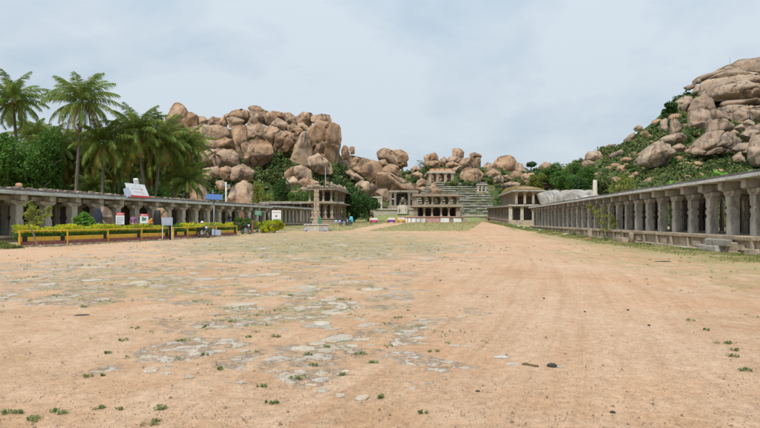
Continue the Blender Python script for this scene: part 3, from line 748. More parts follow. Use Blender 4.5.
# ================================================================== VEGETATION ON THE HILLS
def in_terr(px, py):
    return 425 < px < 497 and 184 < py < 222
VV = {'scrub': [], 'leaf_dark': []}
def clump(px, py, key='scrub', r=None, dd=-1.5, n=80):
    D = HD(px, py) + dd
    if 440 < px < 483 and 183 < py < 191: D = 196
    c = P(px, py, D)
    r = r or rnd.uniform(1.4, 2.6) * D / 190
    VV[key].append((clump_points((c.x, c.y, c.z + r * .15), (r, r, r * .75), n, 6), np.full(n, .30 * (D / 200) + .12)))
for (px, py, rx, ry, dens) in [(262, 168, 18, 12, 1.3), (234, 166, 14, 9, 1.2), (215, 172, 12, 8, 1), (285, 172, 18, 10, 1.2), (305, 188, 30, 7, 1.2), (203, 184, 28, 8, 1), (248, 187, 20, 6, 1), (276, 157, 10, 8, 1),
        (343, 172, 9, 12, 1.2), (350, 190, 22, 14, 1.2), (376, 184, 8, 6, 1), (402, 168, 7, 9, 1.1), (412, 177, 13, 7, 1.1), (428, 166, 6, 5, 1), (457, 167, 8, 5, 1), (468, 179, 9, 6, 1), (484, 172, 6, 8, 1), (489, 185, 10, 6, 1),
        (500, 178, 14, 7, 1), (520, 166, 12, 5, 1), (535, 172, 15, 5, 1), (160, 180, 40, 14, .7), (100, 180, 60, 8, .7), (130, 200, 120, 10, .6), (30, 185, 60, 10, .8), (320, 205, 40, 10, .8), (405, 190, 20, 6, .8),
        (560, 172, 35, 8, 1), (700, 150, 50, 14, 1.1), (690, 165, 70, 9, 1.1), (650, 160, 40, 12, .8), (625, 150, 25, 12, .7), (672, 118, 10, 16, 1.6), (680, 98, 12, 12, 1.4), (700, 128, 16, 8, 1), (745, 130, 14, 10, 1), (755, 165, 30, 10, 1), (665, 132, 14, 10, 1.2), (640, 135, 10, 8, 1), (600, 175, 35, 8, .8), (580, 185, 40, 8, 1), (506, 192, 9, 9, 1.6), (520, 184, 14, 5, 1.3), (499, 200, 5, 8, 1.4), (408, 188, 10, 5, 1), (475, 186, 5, 3, 2), (329, 169, 9, 7, 2), (318, 176, 10, 5, 1.5), (452, 187, 7, 3, 2), (466, 184, 5, 2.5, 2), (489, 178, 8, 6, 1.5), (490, 200, 6, 10, 1)]:
    for _ in range(int(rx * ry * .17 * dens)):
        a = rnd.uniform(0, 6.28); q = rnd.random() ** .5
        x, y = px + math.cos(a) * rx * q, py + math.sin(a) * ry * q
        if in_terr(x, y) and not (442 < x < 482 and y < 190): continue
        if y < hrow(x)[2] + .5: continue
        clump(x, y, 'leaf_dark' if (rnd.random() < .35 or (x > 655 and y < 130)) else 'scrub')
for _ in range(4600):
    px = rnd.uniform(-60, 860) if rnd.random() < .5 else rnd.uniform(540, 860); t = rnd.random(); ysl = hrow(px)[2]; yb = hbase(px); py = yb + (ysl - yb) * t
    if in_terr(px, py): continue
    n = mnoise.noise(Vector((px * .05, py * .09, 1)))
    lim = .05 if px > 545 else -.02 if t < .3 else .25
    if n < lim - (.35 if px > 545 and t < .55 else 0): continue
    if px > 700 and py < 120: continue
    clump(px, py, 'scrub', n=60)
for k, L in VV.items():
    C = np.concatenate([a for a, b in L]); Sz = np.concatenate([b for a, b in L])
    V, Fq = leaf_quads(C, Sz, aspect=.7)
    struct(nmesh('undergrowth', V, Fq, M[k]), 'stuff')

# small scattered rocks of the hillside, the many that nobody would count
vs_, fs_ = ico(2); BV = np.array(vs_, dtype=float); BF = np.array(fs_); LV, LF, k, tot = [], [], 0, 0
while k < 330:
    px = rnd.uniform(505, 790) if rnd.random() < .75 else rnd.uniform(150, 505); ysl = hrow(px)[2]; yb = hbase(px); py = rnd.uniform(ysl + 2, min(yb - 8, 203))
    if in_terr(px, py) or (px > 700 and py < 115): continue
    D = HD(px, py) - 1.6; sc = rnd.uniform(.45, 1.35) ** 2 * D / 190 * 1.5; a = rnd.uniform(0, 6.28)
    Q = BV.copy()
    for _ in range(6):
        nv = nrng.normal(size=3); nv /= np.linalg.norm(nv); e = Q @ nv - rnd.uniform(.5, .8); Q -= np.where(e > 0, e, 0)[:, None] * nv
    Q *= np.array([rnd.uniform(.9, 1.7), 1, rnd.uniform(.55, .9)]) * sc; Q = np.stack([Q[:, 0] * math.cos(a) - Q[:, 1] * math.sin(a), Q[:, 0] * math.sin(a) + Q[:, 1] * math.cos(a), Q[:, 2]], 1) + np.array(P(px, py, D))
    LV.append(Q); LF.append(BF + tot); tot += len(Q); k += 1
struct(nmesh('scattered_rocks', np.concatenate(LV), np.concatenate(LF), M['rock']), 'stuff')

# ================================================================== PALMS
def frond(mb_v, mb_f, base, az, el, L, droop, leaf_len, seed, folded=.6):
    rr = random.Random(seed); d = Vector((math.cos(az), math.sin(az), 0)); side = Vector((-math.sin(az), math.cos(az), 0))
    n = 26; pts = []; p = Vector(base); e = el
    for i in range(n + 1):
        pts.append(p.copy()); e = el - droop * (i / n) ** 1.4
        p = p + (d * math.cos(e) + Vector((0, 0, 1)) * math.sin(e)) * (L / n)
    for i in range(n):   # rachis
        w = .035 * (1 - i / n) + .008; o = len(mb_v)
        a, b = pts[i], pts[i + 1]
        mb_v += [a - side * w, a + side * w, b + side * w * .9, b - side * w * .9]; mb_f.append((o, o + 1, o + 2, o + 3))
    for i in range(3, n):
        for sub in (0, .33, .66):
            q = pts[i].lerp(pts[min(i + 1, n)], sub); t = (i + sub) / n
            tang = (pts[i + 1] - pts[i]).normalized()
            ll = leaf_len * (math.sin(math.pi * min(1, t * .88 + .1)) ** .6) * rr.uniform(.65, 1.15)
            for sg in (-1, 1):
                dr = (side * sg * (1 - folded * .5) * rr.uniform(.7, 1.2) + tang * rr.uniform(.45, .95) + Vector((0, 0, -folded * rr.uniform(.3, 1.4)))).normalized()
                m = q + dr * ll * .5; tip = q + dr * ll + Vector((0, 0, -ll * .22)); o = len(mb_v); w = tang * .026
                mb_v += [q - w, q + w, m + w * 1.3, m - w * 1.3, tip]
                mb_f.append((o, o + 1, o + 2, o + 3)); mb_f.append((o + 3, o + 2, o + 4, o + 4))
def palm(label, cpx, cpy, D, bpx, L=3.9, n=26, tilt_old=4, group='coconut palms behind the left colonnade', seed=1, lo=-.9):
    rr = random.Random(seed); b = G(bpx, D); c = P(cpx, cpy, D + rr.uniform(-1, 1))
    t = thing('coconut_palm', label, 'palm', b, 0, group)
    top = c - b; mid = top * .5 + Vector((-top.x * .18, .2, 0))
    q = MB(); K = 14; pp = []; rd = []
    for i in range(K + 1):
        u = i / K; pp.append(mid * (2 * u * (1 - u)) + top * (u * u) + Vector((0, 0, -.3 * (1 - u)))); rd.append(.20 - .06 * u + (.12 * (1 - u) ** 6) + (.012 if i % 2 else 0))
    q.tube(pp, rd, 9); q.build('trunk', M['palm_bark'], t, True)
    v, f = [], []; v2, f2 = [], []
    n = int(n * 1.5); L *= 1.08
    for i in range(n):
        az = i * 2.39996 + rr.uniform(-.2, .2); u = i / n; el = 1.4 - u * (1.35 - lo) + rr.uniform(-.12, .12)
        old = i >= n - tilt_old
        frond(v2 if old else v, f2 if old else f, top, az, el, L * rr.uniform(.85, 1.08) * (.8 + .2 * math.sin(math.pi * (u * .8 + .2))), 1.05 + .5 * u, L * .235, seed * 100 + i, .45 + .5 * u)
    def tri(f): return [x if x[2] != x[3] else x for x in f]
    cr = MB(); cr.v = [tuple(x) for x in v]; cr.f = [x if x[2] != x[3] else x[:3] for x in f]; cr.mi = [0] * len(f); cr.build('crown', M['palm_leaf'], t)
    if v2:
        cr = MB(); cr.v = [tuple(x) for x in v2]; cr.f = [x if x[2] != x[3] else x[:3] for x in f2]; cr.mi = [0] * len(f2); cr.build('old_fronds', M['palm_old'], t)
    nu = MB()
    for i in range(7): a = i * .9; nu.ball(top + Vector((math.cos(a) * .28, math.sin(a) * .28, -.25 - .1 * (i % 2))), .13)
    nu.build('coconuts', M['coconut'], t, True)
    return t
palm('tallest coconut palm, standing clear against the sky at the left', 82, 102, 60, 74, 4.3, 26, 5, seed=3)
palm('coconut palm at the left edge rising over the broad leafed trees', 13, 101, 62, 20, 4.0, 26, 2, seed=5)
palm('bushy coconut palm just left of the tilted roof billboard', 104, 143, 62, 101, 3.9, 26, 5, seed=7)
palm('tall bushy coconut palm directly above the tilted roof billboard', 136, 134, 64, 148, 4.4, 30, 7, seed=9)
palm('coconut palm right of the roof billboard with yellow hanging fronds', 162, 141, 66, 152, 4.3, 30, 7, seed=11)
palm('slender coconut palm at the right end of the palm row', 189, 146, 70, 184, 3.5, 22, 3, seed=13)
palm('low young coconut palm with drooping fronds near the sloping boulder', 187, 181, 68, 186, 3.6, 20, 1, seed=15, lo=-.5)
palm('shaded coconut palm left of the tallest one', 52, 146, 68, 45, 4.0, 30, 6, seed=17)
palm('shaded coconut palm right behind the tallest one', 76, 150, 72, 68, 4.0, 28, 6, seed=19)
palm('coconut palm peeping between the two billboard palms', 148, 150, 74, 160, 4.0, 26, 4, seed=21)
palm('dark coconut palm behind the broad leafed trees', 32, 138, 74, 62, 4.0, 24, 3, seed=23)
palm('low coconut palm behind the roof at the left of the bushy palm', 92, 188, 66, 92, 2.6, 14, 0, seed=25, lo=-.1)
palm('coconut palm at the back between bushy palm and billboard', 120, 158, 80, 118, 4.2, 26, 5, seed=27)

for i, (cx_, cy_, D, bx_, L, lab) in enumerate([(66, 160, 70, 62, 3.6, 'low shaggy coconut palm under the tallest palm crown'), (92, 162, 71, 86, 3.6, 'low shaggy coconut palm left of the bushy one'), (110, 166, 74, 113, 3.4, 'low shaggy coconut palm left above the billboard'),
        (128, 152, 72, 134, 3.8, 'shaggy coconut palm crowding the billboard palm from the left'), (150, 165, 72, 146, 3.6, 'low shaggy coconut palm right above the billboard'), (172, 158, 73, 176, 3.7, 'shaggy coconut palm filling the gap before the slender one'), (45, 163, 72, 40, 3.6, 'low shaggy coconut palm among the broad leafed trees'), (176, 172, 75, 170, 3.2, 'lowest shaggy coconut palm between slender and young ones')]):
    palm(lab, cx_, cy_, D, bx_, L, 26, 8, seed=50 + i * 3, lo=-1.25)
# ================================================================== BROAD LEAFED TREES
def tr(name, label, px, py_top, D, wpx, m, n=5000, leaf=.16, group=None, th=.35, lobes=16, cat='tree', depth=1.0, by=None):
    if name == 'shade_tree' and px > 40: m = 'leaf_mid'
    if by: D = HD(px, by) - 4
    b = P(px, by, D) if by else G(px, D); h = P(px, py_top, D).z - b.z; r = wpx / 2 / F * D
    return tree(name, label, cat, b, h, (r, r * depth), n, leaf, m, th, group, lobes)
tr('rain_tree', 'broad leafed green tree filling the left edge under the palm', 6, 120, 58, 66, 'leaf_mid', 12000, .17, th=.3, lobes=26)
tr('rain_tree', 'feathery green tree between the left edge and the tallest palm', 38, 126, 60, 56, 'leaf_mid', 11000, .15, th=.3, lobes=24)
tr('shade_tree', 'dark tree low behind the roof at the far left', 22, 148, 66, 80, 'leaf_dark', 9000, .2, th=.1, lobes=22)
tr('shade_tree', 'dark tree under the shaded palms left of the tallest palm', 62, 160, 78, 50, 'leaf_dark', 6000, .2, th=.1)
tr('shade_tree', 'dark low tree below the two billboard palms', 150, 168, 82, 50, 'leaf_dark', 6000, .2, th=.1)
tr('shade_tree', 'dark low tree left of the roof billboard', 112, 172, 84, 40, 'leaf_dark', 4500, .2, th=.1)
tr('shade_tree', 'dark tree filling the gap right of the tallest palm', 90, 150, 84, 44, 'leaf_dark', 6500, .2, th=.05)
tr('shade_tree', 'dark green tree behind the palms left of the tallest palm', 48, 142, 82, 46, 'leaf_dark', 6500, .2, th=.05)
tr('shade_tree', 'dark green tree behind the bushy palms at the billboard', 130, 152, 90, 40, 'leaf_dark', 5500, .2, th=.05)
tr('flowering_shrub', 'yellow green round shrub tree beside the big angular boulder', 259, 180, 118, 24, 'leaf_olive', 2600, .2, th=.1)
tr('dark_tree', 'dark spreading tree right of the left two storey pavilion', 354, 186, 126, 34, 'leaf_dark', 7000, .22, th=.12, lobes=22)
tr('dark_tree', 'lower dark tree in front of the pale rounded boulder', 369, 194, 134, 26, 'leaf_dark', 4500, .22, th=.1)
tr('dark_tree', 'dark tree behind the ornate roof of the left pavilion', 337, 176, 142, 26, 'leaf_dark', 4000, .25, th=.1)
tr('green_tree', 'rounded green tree behind the rear left roof slab', 301, 186, 130, 30, 'leaf_mid', 4500, .22, th=.1)
tr('green_tree', 'green tree under the cave left of the pillar rock', 283, 172, 145, 26, 'leaf_dark', 4500, .24, th=.1)
tr('green_tree', 'small green tree right of the yellow green shrub tree', 268, 190, 122, 18, 'leaf_mid', 2500, .2, th=.1)
for i, (px, pt, w, by, lab) in enumerate([(548, 166, 26, 186, 'leftmost tree of the bright green thicket'), (559, 163, 26, 189, 'second tree from the left in the green thicket'), (573, 164, 28, 187, 'tallest central tree of the green thicket'), (587, 165, 26, 190, 'rightmost tree of the bright green thicket'),
                                       (537, 173, 20, 190, 'low olive tree left of the green thicket'), (602, 176, 24, 196, 'green tree at the foot of the right hill'), (566, 174, 30, 195, 'low front tree in the middle of the green thicket'), (581, 176, 26, 196, 'low front tree at the right of the green thicket')]):
    tr('thicket_tree', lab, px, pt, 0, w, ['leaf_mid', 'leaf_mid', 'leaf_mid', 'leaf_mid', 'leaf_olive', 'scrub', 'leaf_mid', 'leaf_dark'][i], 5200, .30, 'trees of the green thicket', .0, by=by)
tr('leaning_tree', 'olive green tree above the right colonnade roof near the pole', 622, 173, 84, 24, 'leaf_olive', 3500, .17, th=.15)
tr('skyline_tree', 'dark lone tree on the skyline of the right hill', 669, 101, 236, 15, 'leaf_dark', 1800, .5, th=.0) if False else None
t = thing('skyline_tree', 'dark round tree on the skyline of the right hill', 'tree', P(669, 116, 238)); mb = MB(); limbs(mb, (0, 0, -1), (0, 0, 4), .25, 2, 5, 3); mb.build('trunk', M['bark'], t)
V, Fq = leaf_quads(clump_points((0, 0, 3.4), (3.6, 3.6, 3.8), 2600, 14), .38); nmesh('crown', V, Fq, M['leaf_dark'], t)
t = thing('skyline_tree', 'small dark tree on the crest above the low pale rock', 'tree', P(531, 170, 236)); mb = MB(); limbs(mb, (0, 0, -1), (0, 0, 2.5), .15, 1.2, 5, 3); mb.build('trunk', M['bark'], t)
V, Fq = leaf_quads(clump_points((0, 0, 2.4), (2.6, 2, 1.9), 1200, 10), .3); nmesh('crown', V, Fq, M['leaf_dark'], t)
t = thing('bare_tree', 'thin bare tree on the crest left of the square stack', 'tree', P(421, 169, 232)); mb = MB()
for i in range(9): a = rnd.uniform(-1, 1); mb.tube([(0, 0, -1), (a * 1.2, 0, 2), (a * 2.6, rnd.uniform(-.5, .5), rnd.uniform(2.5, 4))], [.1, .05, .02], 5)
mb.build('trunk', M['bark'], t); V, Fq = leaf_quads(clump_points((0, 0, 2.6), (2.6, 1, 1.6), 350, 8), .16); nmesh('crown', V, Fq, M['scrub'], t)
# banana plants behind the right roof
def banana(label, px, py, D, s, seed):
    rr = random.Random(seed); b = G(px, D); b.z = P(px, 188, D).z - 1.5; t = thing('banana_plant', label, 'plant', b, 0, 'banana plants behind the right colonnade')
    top = P(px, py, D).z - b.z; q = MB(); q.tube([(0, 0, -1.5), (0, 0, top * .45)], [.16, .1], 8); q.build('stem', M['bark'], t, True)
    v, f = [], []
    for i in range(9):
        az = rr.uniform(0, 6.28); el = rr.uniform(.85, 1.4); L = s * rr.uniform(.75, 1.1); p = Vector((0, 0, top - s)); side = Vector((-math.sin(az), math.cos(az), 0)); prev = None
        for k in range(9):
            u = k / 8; e = el - 1.3 * u ** 2; w = .30 * math.sin(math.pi * min(1, u * .93 + .05)) ** .7 * s / 2
            o = len(v); v += [p - side * w + Vector((0, 0, .12 * w)), p - Vector((0, 0, .1 * w)), p + side * w + Vector((0, 0, .12 * w))]
            if k: f += [(o - 3, o - 2, o + 1, o), (o - 2, o - 1, o + 2, o + 1)]
            p = p + (Vector((math.cos(az), math.sin(az), 0)) * math.cos(e) + Vector((0, 0, 1)) * math.sin(e)) * L / 8
    cr = MB(); cr.add(v, f); cr.build('leaves', M['leaf_bright'], t, True)
for i, (px, py, D, s, lab) in enumerate([(722, 163, 36, 1.7, 'tallest banana plant above the right colonnade roof'), (729, 166, 37, 1.5, 'banana plant just right of the tallest one'), (742, 165, 34, 1.5, 'banana plant with upright leaves near the right edge'),
                                         (752, 164, 33, 1.4, 'banana plant closest to the right edge'), (712, 171, 38, 1.2, 'small banana plant at the left of the banana clump'), (672, 177, 44, 1.0, 'lone low banana plant further left over the roof')]):
    banana(lab, px, py, D, s, i + 40)

# ================================================================== WORLD, SUN, CAMERA
w = bpy.data.worlds.new('World'); SC.world = w; w.use_nodes = True; nt = w.node_tree; s = N(nt); bg = nt.nodes['Background']
sky = s.n('ShaderNodeTexSky'); sky.sky_type = 'NISHITA'; sky.sun_disc = False
SUN_EL, SUN_AZ = math.radians(52), math.radians(205)      # azimuth clockwise from +Y
sky.sun_elevation = SUN_EL; sky.sun_rotation = SUN_AZ; sky.air_density = 1.3; sky.dust_density = 2.5
tc = s.n('ShaderNodeTexCoord'); mp = s.n('ShaderNodeMapping'); s.l(tc.outputs['Generated'], mp.inputs[0]); mp.inputs['Scale'].default_value = (1, 1, 2.2)
cl = s.noise(mp.outputs[0], 1.7, 6, .5, .5)
cl2 = s.noise(mp.outputs[0], 6.5, 5, .55, .2)
cf = s.math('ADD', s.math('MULTIPLY', cl, .75), s.math('MULTIPLY', cl2, .25))
cloud = s.mix(s.ramp(cf, [(.39, 0.0), (.59, 1.0)]), (4.55, 5.95, 7.25), (7.3, 8.15, 8.9))
sp = s.n('ShaderNodeSeparateXYZ'); s.l(tc.outputs['Generated'], sp.inputs[0])
up = s.ramp(sp.outputs[2], [(0.0, .93), (.25, 1.0), (.42, 1.08), (.95, 1.0)])
up2 = s.math('MULTIPLY', s.ramp(sp.outputs[2], [(.40, 0.0), (.95, 1.0)]), .9)
cloud = s.mix(1.0, cloud, s.math('ADD', up, up2), 'MULTIPLY')
fin = s.mix(.88, sky.outputs[0], cloud)
s.l(fin, bg.inputs[0]); bg.inputs[1].default_value = .1
sl = bpy.data.lights.new('sun', 'SUN'); sl.energy = 3.3; sl.angle = math.radians(11); sl.color = (1, .95, .88)
so = bpy.data.objects.new('sun', sl); COL.objects.link(so)
d = Vector((math.sin(SUN_AZ) * math.cos(SUN_EL), math.cos(SUN_AZ) * math.cos(SUN_EL), math.sin(SUN_EL)))
so.rotation_euler = d.to_track_quat('Z', 'Y').to_euler(); so.location = (0, 0, 60)
cam = bpy.data.cameras.new('camera'); co = bpy.data.objects.new('camera', cam); COL.objects.link(co); SC.camera = co
co.location = (0, 0, EYE); co.rotation_euler = (math.pi / 2, 0, 0); cam.sensor_width = 36; cam.lens = 36 * F / 760; cam.shift_y = (HY - 214) / 760; cam.clip_end = 9000; cam.clip_start = .1
SC.view_settings.view_transform = 'Standard'; SC.view_settings.look = 'None'; SC.view_settings.exposure = -0.05; SC.view_settings.gamma = 1
SC.view_settings.use_curve_mapping = False
SC.cycles.max_bounces = 6; SC.cycles.diffuse_bounces = 3; SC.cycles.transparent_max_bounces = 4

M['step_edge'] = stone('step_edge', (.26, .25, .205), (.38, .365, .305), stain=(.13, .135, .09), streak=False, sc=1.2, stain_amt=.6)
M['rubble'] = stone('rubble_brick', (.26, .18, .13), (.40, .35, .29), streak=False, sc=3, stain_amt=.4)
M['brown_grey'] = stone('brown_grey', (.23, .19, .145), (.35, .30, .235), stain=(.09, .075, .06), sc=2, stain_amt=.6)
# ================================================================== COLONNADES
def pillar_mesh(kind, h, hw):
    q = MB()
    if kind == 'carved':
        j = lambda a: a * rnd.uniform(.97, 1.03)
        z = [0, .44, .465, .54, .565, .66, .685, .73, .755, 1]
        pr = []
        for k in range(0, len(z), 2):
            sq = (k // 2) % 2 == 0
            hh = j(hw if sq else hw * .95); ch = hw * (.07 if sq else .34)
            pr += [(z[k] * h, hh, ch), (z[k + 1] * h, hh, ch)]
        q.stack((0, 0, 0), pr)
    elif kind == 'ornate':
        pr = [(0, hw * 1.25, .03), (.10 * h, hw * 1.25, .03), (.13 * h, hw * .8, hw * .25), (.32 * h, hw * .75, hw * .3), (.34 * h, hw * 1.05, .04), (.46 * h, hw * 1.05, .04), (.48 * h, hw * .72, hw * .3), (.66 * h, hw * .72, hw * .3),
              (.68 * h, hw * 1.05, .04), (.78 * h, hw * 1.05, .04), (.80 * h, hw * .7, hw * .2), (.87 * h, hw * .85, .1 * hw), (.93 * h, hw * 1.3, .1 * hw), (h, hw * 1.5, .1 * hw)]
        q.stack((0, 0, 0), pr)
    else:
        q.stack((0, 0, 0), [(0, hw * 1.04, hw * .06), (.5 * h, hw, hw * .1), (.52 * h, hw * .95, hw * .3), (.62 * h, hw * .95, hw * .3), (.64 * h, hw, hw * .1), (h, hw * .97, hw * .08)])
    q.v = [(x + rnd.uniform(-.008, .008), y + rnd.uniform(-.008, .008), z_) for x, y, z_ in q.v]
    return q
def capital_mesh(L, w, h, kind=0):
    q = MB()   # flat bracket block with short arms and a stepped underside
    q.box((0, 0, h * .66), (L, w, h * .66), jit=.015, bev=.03); q.box((0, 0, h * .2), (L * .74, w * .97, h * .4), jit=.01, bev=.03)
    q.box((0, 0, h * .62), (w * .97, L * (.5 if L > 1.3 else .6), h * .6), jit=.01, bev=.03); return q
def colonnade(name, label, root_xy, angdir, o, n, sp, zp, shaft, hw, cap, beam, roof, depth, ms, kind='carved', zf=lambda s: 0, skip_back=(), group=None, base_low=0.0, panels=True, xs_list=None, rubble=False, back_rows=1, beam_out=.7, cat='colonnade', root_z=0, capL=1.0, edge_out=.85, wall_h=None):
    """local +x runs up the street, o*y away from it; zp plinth top, shaft/cap/beam heights, roof=(edge thickness, dark course thickness)"""
    t = thing(name, label, cat, (root_xy[0], root_xy[1], root_z), angdir, group)
    S = xs_list or [i * sp for i in range(n)]; n = len(S); mp, mw, me_, mt = ms
    ends = [S[0] - sp / 2] + [(S[i] + S[i + 1]) / 2 for i in range(n - 1)] + [S[-1] + sp / 2]
    pv = [pillar_mesh(kind, shaft, hw).build('pillar', M[mp], t) for _ in range(4)]
    cv = [capital_mesh(capL, hw * 1.9, cap).build('capital', M[mp], t) for _ in range(3)]
    bl = depth + beam_out + .3
    bv = []
    for _ in range(3):
        q = MB(); q.box((0, o * (depth - beam_out + .3) / 2, beam / 2), (hw * 1.75 * rnd.uniform(.95, 1.05), depth + beam_out + .3, beam), jit=.015, bev=.03); bv.append(q.build('beam', M[mp], t))
    usedp = set(); 
    def place(vars_, k, loc, par, rz=0):
        src = vars_[k % len(vars_)]
        if id(src) in usedp: src = dup(src, par)
        else: usedp.add(id(src)); src.parent = par
        src.location = loc; src.rotation_euler = (0, 0, rz); return src
    for i, s_ in enumerate(S):
        rr = rnd.choice((0, math.pi / 2, math.pi))
        p = place(pv, rnd.randrange(4), (s_, 0, zp + zf(s_)), t, rr)
        c = place(cv, rnd.randrange(3), (0, 0, shaft), p, -rr)
        p.rotation_euler.x = rnd.gauss(0, .006); p.rotation_euler.y = rnd.gauss(0, .006)
        place(bv, rnd.randrange(3), (s_, 0, zp + shaft + cap + zf(s_) + .003), t)
    for r in range(1, back_rows + 1):
        for i, s_ in enumerate(S):
            if r == back_rows and back_rows > 1 and rnd.random() < .0: continue
            p = place(pv, rnd.randrange(4), (s_, o * depth * .95 * r, zp + zf(s_)), t, 0); place(cv, rnd.randrange(3), (0, 0, shaft), p)
    q1 = MB(); q2 = MB(); q3 = MB(); q4 = MB(); q5 = MB(); q6 = MB(); q7 = MB(); q8 = MB()
    ztop = zp + shaft + cap + beam
    for i in range(n):
        a, b = ends[i], ends[i + 1]; m = (a + b) / 2; L = b - a; z = zf(m); zj = rnd.uniform(-.025, .025)
        # plinth core, cap course, lintel, roof
        q1.box((m, o * (depth / 2 - .05), (zp - .18) / 2 + z - base_low / 2 - .3), (L, depth + 1.1, zp - .18 + base_low + .6))
        q2.box((m, o * (depth / 2 - .08), zp - .09 + z), (L - .012, depth + 1.36 + rnd.uniform(-.03, .03), .18), jit=.012, bev=.025)
        if panels:
            q2.box((a + .12, -o * .66, (zp - .18) / 2 + z - .03), (.22, .16, zp - .2), jit=.012, bev=.02)
            q2.box((m, -o * .68, .07 + z), (L - .02, .26, .34 if i % 3 else .26), jit=.02, bev=.03)
            if rnd.random() < .55: q2.box((m + rnd.uniform(-.6, .6), -o * rnd.uniform(.78, .95), .06 + z), (rnd.uniform(.5, 1.3), .3, rnd.uniform(.14, .3)), rz=rnd.gauss(0, .04), jit=.03, bev=.03)
            if i % 2: q2.box((m + .2, -o * .645, zp * .45 + z), (L * .42, .12, zp * .3), jit=.02, bev=.02)
        q3.box((m, o * .34, zp + shaft + cap + beam * .42 + z), (L - .3, hw * 1.2, beam * .8), jit=.01, bev=.02)
        q7.box((m, o * depth * .95, zp + shaft + cap + beam * .42 + z), (L - .3, hw * 1.3, beam * .8), bev=.02)
        q4.box((m, o * (depth - edge_out) / 2, ztop + roof[0] / 2 + z + .012 + zj * .4), (L - .006, depth + edge_out + .3, roof[0]), jit=.006, bev=.015)
        q5.box((m, o * ((depth - edge_out) / 2 + .06), ztop + roof[0] + roof[1] / 2 + z + .02 + zj), (L + .002, depth + edge_out + .16 + rnd.uniform(-.04, .04), roof[1] * rnd.uniform(.85, 1.1)), jit=.015)
        if i in skip_back and q6.v: q6.build('back_wall', M['shaded_plaster'], t); q6 = MB()
        if i not in skip_back:
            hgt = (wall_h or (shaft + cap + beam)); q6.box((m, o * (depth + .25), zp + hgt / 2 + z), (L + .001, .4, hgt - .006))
        if rubble:
            q5.box((m, o * 1.9, ztop + roof[0] + roof[1] + .06 + z), (L, 3.4, .16), jit=.05, bev=.05)
            qr = q8
            for _ in range(26):
                w_ = rnd.uniform(.12, .42); q8.box((rnd.uniform(a, b), o * (rnd.random() ** 1.3 * 3.2 - edge_out + .35), ztop + roof[0] + roof[1] + z + w_ * .16 + .1), (w_, rnd.uniform(.2, .35), w_ * .45), rz=rnd.uniform(-.8, .8), jit=.04)
    q1.build('plinth', M[mw], t); q2.build('plinth_course', M[mw], t); q3.build('lintel', M[mp], t); q7.build('lintel', M[mp], t); q4.build('roof_edge', M[me_], t); q5.build('roof_slab', M[mt], t)
    if q6.v: q6.build('back_wall', M['shaded_plaster'], t)
    if q8.v: struct(q8.build('roof_rubble', M['rubble'], t), 'stuff')
    return t
# ---- right, near: 29 bays
ar = math.atan2(1, .109); al = math.atan2(1, .23)
lr = math.hypot(.109, 1); ll = math.hypot(.23, 1)
y0 = 18.2
xsr = []; y_ = y0
while y_ < 80.5: xsr.append((y_ - y0) * lr); y_ += 2.075 if y_ > 28 else 2.03
colonnade('stone_colonnade', 'long grey gallery of carved square pillars lining the right side of the street', (RX(y0), y0), ar, -1, 0, 2.07, .92, 1.87, .215, .31, .40, (.15, .13), 4.3,
          ('grey_stone', 'plinth_stone', 'pale_edge', 'dark_course'), 'carved', xs_list=xsr, skip_back=(2, 4, 5, 8, 9, 13), beam_out=.62, edge_out=.72, capL=.94, base_low=.4, zf=lambda s: .0)
# ---- left, near
y0l = 30.8; xsl = []; y_ = y0l
while y_ < 84.5: xsl.append((y_ - y0l) * ll); y_ += 2.65
colonnade('stone_colonnade', 'long pillared gallery with broken bricks on its roof lining the left side', (LX(y0l), y0l), al, 1, 0, 2.72, .5, 2.36, .33, .33, .42, (.24, .14), 4.6,
          ('grey_stone_light', 'plinth_stone', 'pale_edge', 'dark_course'), 'plain', xs_list=xsl, beam_out=.72, edge_out=.86, capL=1.55, rubble=True, base_low=.3, panels=False)
# ---- left, far
y0m = 86.6; colonnade('stone_colonnade', 'further gallery of slim close set pillars before the left two storey pavilion', (LX(y0m) - .3, y0m), al, 1, 12, 1.66, 1.25, 2.2, .16, .16, .22, (.16, .16), 3.4,
          ('grey_stone_light', 'plinth_stone', 'pale_edge', 'dark_course'), 'plain', beam_out=.45, edge_out=.6, capL=.7, base_low=.9)
# ---- rear hall behind the far left gallery
t = thing('rear_hall', 'plain stone hall whose roof slab shows above the far left gallery', 'hall', (-19, 108, .6), .08)
q = MB(); q.box((2.6, 3, 2.1), (14.5, 4, 4.6)); q.build('wall', M['shaded_plaster'], t)
q = MB(); [q.box((-4.4 + i * 1.5, .8, 2.3), (.4, .4, 4.0), bev=.04) for i in range(10)]; q.build('pilasters', M['brown_stone'], t)
q = MB(); [q.box((-4 + i * 2.1, 2.6, 4.63), (2.09, 5.6, .42), jit=.03, bev=.04) for i in range(8)]; q.build('roof_slab', M['grey_stone'], t)
q = MB(); q.box((2.6, 3.2, 4.92), (13, 4, .2), jit=.05); q.build('roof_turf', M['dry_grass'], t)

